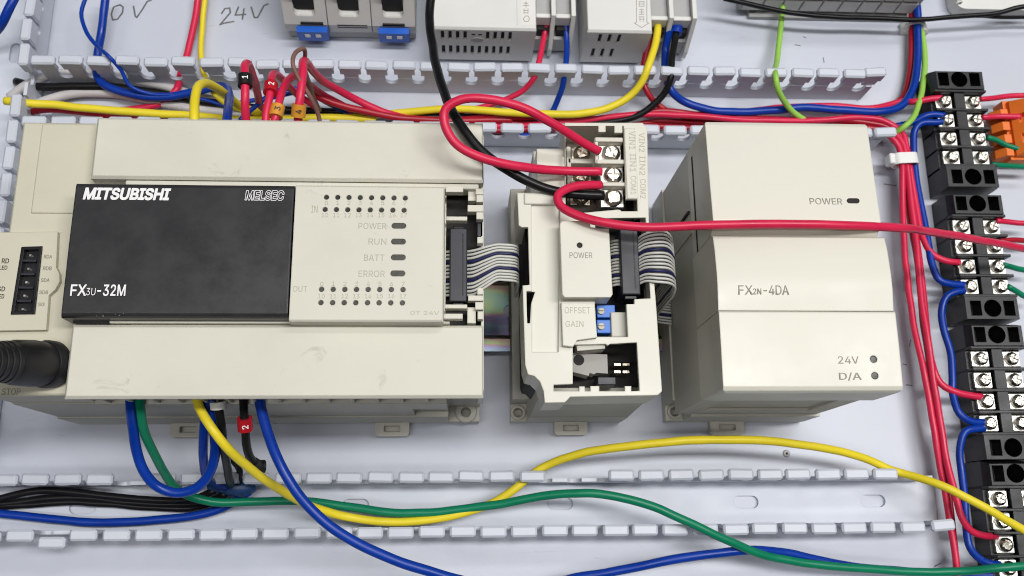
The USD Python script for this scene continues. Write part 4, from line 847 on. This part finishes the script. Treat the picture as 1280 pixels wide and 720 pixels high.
# wires below the controllers
wire('blue_wire', 'blue wire hanging in a U loop below the controller left half', 'blue_insul', 1.75, [(163, 488, 62), (164, 506, 60), (166, 530, 54), (171, 562, 48), (181, 590, 44), (198, 608, 41), (222, 615, 40), (246, 609, 41), (261, 592, 44), (268, 568, 48), (268.5, 540, 53), (265, 512, 58), (263, 490, 60)])
wire('blue_wire', 'second blue wire dropping straight through the right arm of the loop', 'blue_insul', 1.6, [(259, 492, 60), (258, 512, 57), (256, 540, 52), (255, 568, 44), (256, 590, 33), (264, 602, 22), (285, 609, 12)])
wire('green_wire', 'long green wire from the controller winding along the bottom to the right', 'green_insul', 1.6,
     [(174, 488, 62), (175, 506, 60), (181, 538, 52), (195, 572, 40), (212, 600, 28), (232, 617, 20), (262, 625.5, 16), (320, 627, 13), (385, 628, 13), (440, 634.5, 13), (500, 640.5, 14), (560, 639, 15), (620, 630.5, 18), (675, 620, 22), (722, 617, 25), (770, 621.5, 26), (815, 632.5, 26), (860, 652.5, 26), (905, 674, 24), (945, 690, 21), (995, 701, 18), (1060, 709, 16), (1130, 715, 14), (1200, 715, 16), (1250, 711, 22), (1310, 706, 22)])
wire('yellow_wire', 'long yellow wire from the controller sweeping under the duct fingers to the right', 'yellow_insul', 1.6,
     [(246, 490, 62), (248, 505, 62), (263, 532, 63), (282, 558, 60), (308, 583, 51), (345, 609, 37), (385, 631, 24), (430, 645, 15), (480, 651.5, 14), (530, 650.5, 14), (575, 643, 15), (615, 629, 16), (645, 610, 17.0), (660, 597, 17), (680, 583.5, 18), (720, 569, 23), (780, 558.5, 28), (850, 552, 31), (920, 550.5, 30), (985, 553.5, 27), (1040, 562, 23), (1080, 574, 18), (1098, 581, 16.8), (1112, 587, 16.5), (1126, 591.5, 17.0), (1170, 604, 24), (1220, 627, 28), (1262, 651, 28), (1310, 682, 26)])
wire('blue_wire', 'thick blue wire from the controller middle curving down off the bottom edge', 'blue_insul', 1.8, [(324, 488, 62), (325, 504, 60), (333, 538, 57), (347, 574, 54), (368, 612, 52), (398, 646, 50), (440, 676, 48), (490, 699, 46), (545, 716, 44), (600, 732, 40)])
wire('blue_wire', 'blue wire arching up from the bottom edge beneath the green wire', 'blue_insul', 1.7, [(660, 740, 12), (715, 723, 15), (765, 714.5, 17), (815, 706, 19), (860, 697, 20), (900, 690.5, 20), (945, 687, 19), (985, 691, 16), (1030, 701, 13), (1080, 709, 10), (1140, 714, 9), (1210, 718, 9), (1300, 721, 9)])
wire('blue_wire', 'blue wire lying along the left end of the lower duct', 'blue_insul', 1.6, [(-20, 640, 5), (15, 643, 5), (60, 648.5, 5), (110, 652.5, 5), (160, 652, 5), (215, 648, 5), (258, 641.5, 6), (290, 629, 8), (312, 614, 10)])
for lab, pts in (('upper black wire of the group at the left end of the lower duct', [(-20, 630, 6), (10, 621, 6), (45, 613, 6.5), (85, 613.5, 6.5), (140, 619.5, 6.5), (200, 626, 6.5), (240, 624, 8), (268, 613, 10)]),
    ('middle black wire of the group at the left end of the lower duct', [(-20, 631, 4), (15, 628, 4), (60, 623, 4), (110, 622, 4), (160, 627, 4), (220, 631, 4), (260, 627, 6), (282, 617, 9)]),
    ('lowest black wire of the group at the left end of the lower duct', [(-20, 633, 3.5), (25, 631, 3.5), (80, 627, 3.5), (130, 629, 3.5), (190, 633.5, 3.5), (245, 634, 4), (280, 624, 7)])):
    wire('black_wire', lab, 'black_insul', 1.4, pts)
wire('black_wire', 'black wire with white sleeve hanging beside the yellow wire', 'black_insul', 1.5, [(272, 490, 62), (274, 506, 61), (278, 530, 58), (280, 556, 51), (283, 580, 42), (286, 598, 31), (288, 606, 18)],
     marks=[('marker_sleeve', 'nylon', (273.5, 503, 60), 2.4, 2.6, None, None)])
wire('black_wire', 'black wire with red number 2 sleeve hanging below the controller', 'black_insul', 1.5, [(305, 490, 62), (305, 506, 60), (306, 530, 57), (307, 556, 52), (311, 572, 47), (319, 581, 42), (325, 583, 39)],
     marks=[('marker_sleeve', 'marker_red', (306, 530, 57), 4.2, 2.5, '2', 'print_white')])
wire('black_wire', 'short black wire curling from the taped joint to the white sleeve wire', 'black_insul', 1.2, [(283, 560, 34), (291, 575, 28), (300, 588, 20), (297, 603, 14)])
t = thing('taped_joint', 'wire joint wrapped in dull blue tape in the lower duct', 'taped joint', tuple(W(292, 608, 8)))
C = spline(pts3([(262, 606, 9), (275, 604, 10), (290, 607, 10), (305, 610, 10), (318, 606, 9)]))
rs = 2.0 + 1.6 * np.sin(np.linspace(.35, 2.9, len(C)))
g = sweep(C, 1.0, 16); v = np.array(g.vertices); k = np.repeat(np.arange(len(C)), 16); v[:len(k)] = C[k] + (v[:len(k)] - C[k]) * rs[k][:, None] * (1 + .25 * (meshkit.noise(v[:len(k)] * 1.3, 5) - .5))[:, None]
part(t, 'tape_wrap', trimesh.Trimesh(v, g.faces, process=False), 'tape_blue', smooth=40)
part(t, 'end_cap', sweep(spline(pts3([(316, 579, 44), (324, 583, 39), (331, 583, 38)])), 2.2, 14), 'black_rubber', smooth=40)

# blue wires into the left duct at the top left corner
wire('blue_wire', 'blue wire entering the left duct at the top left corner', 'blue_insul', 1.9, [(24, -14, 24), (14, 6, 23.5), (4, 26, 20), (-12, 48, 12)])
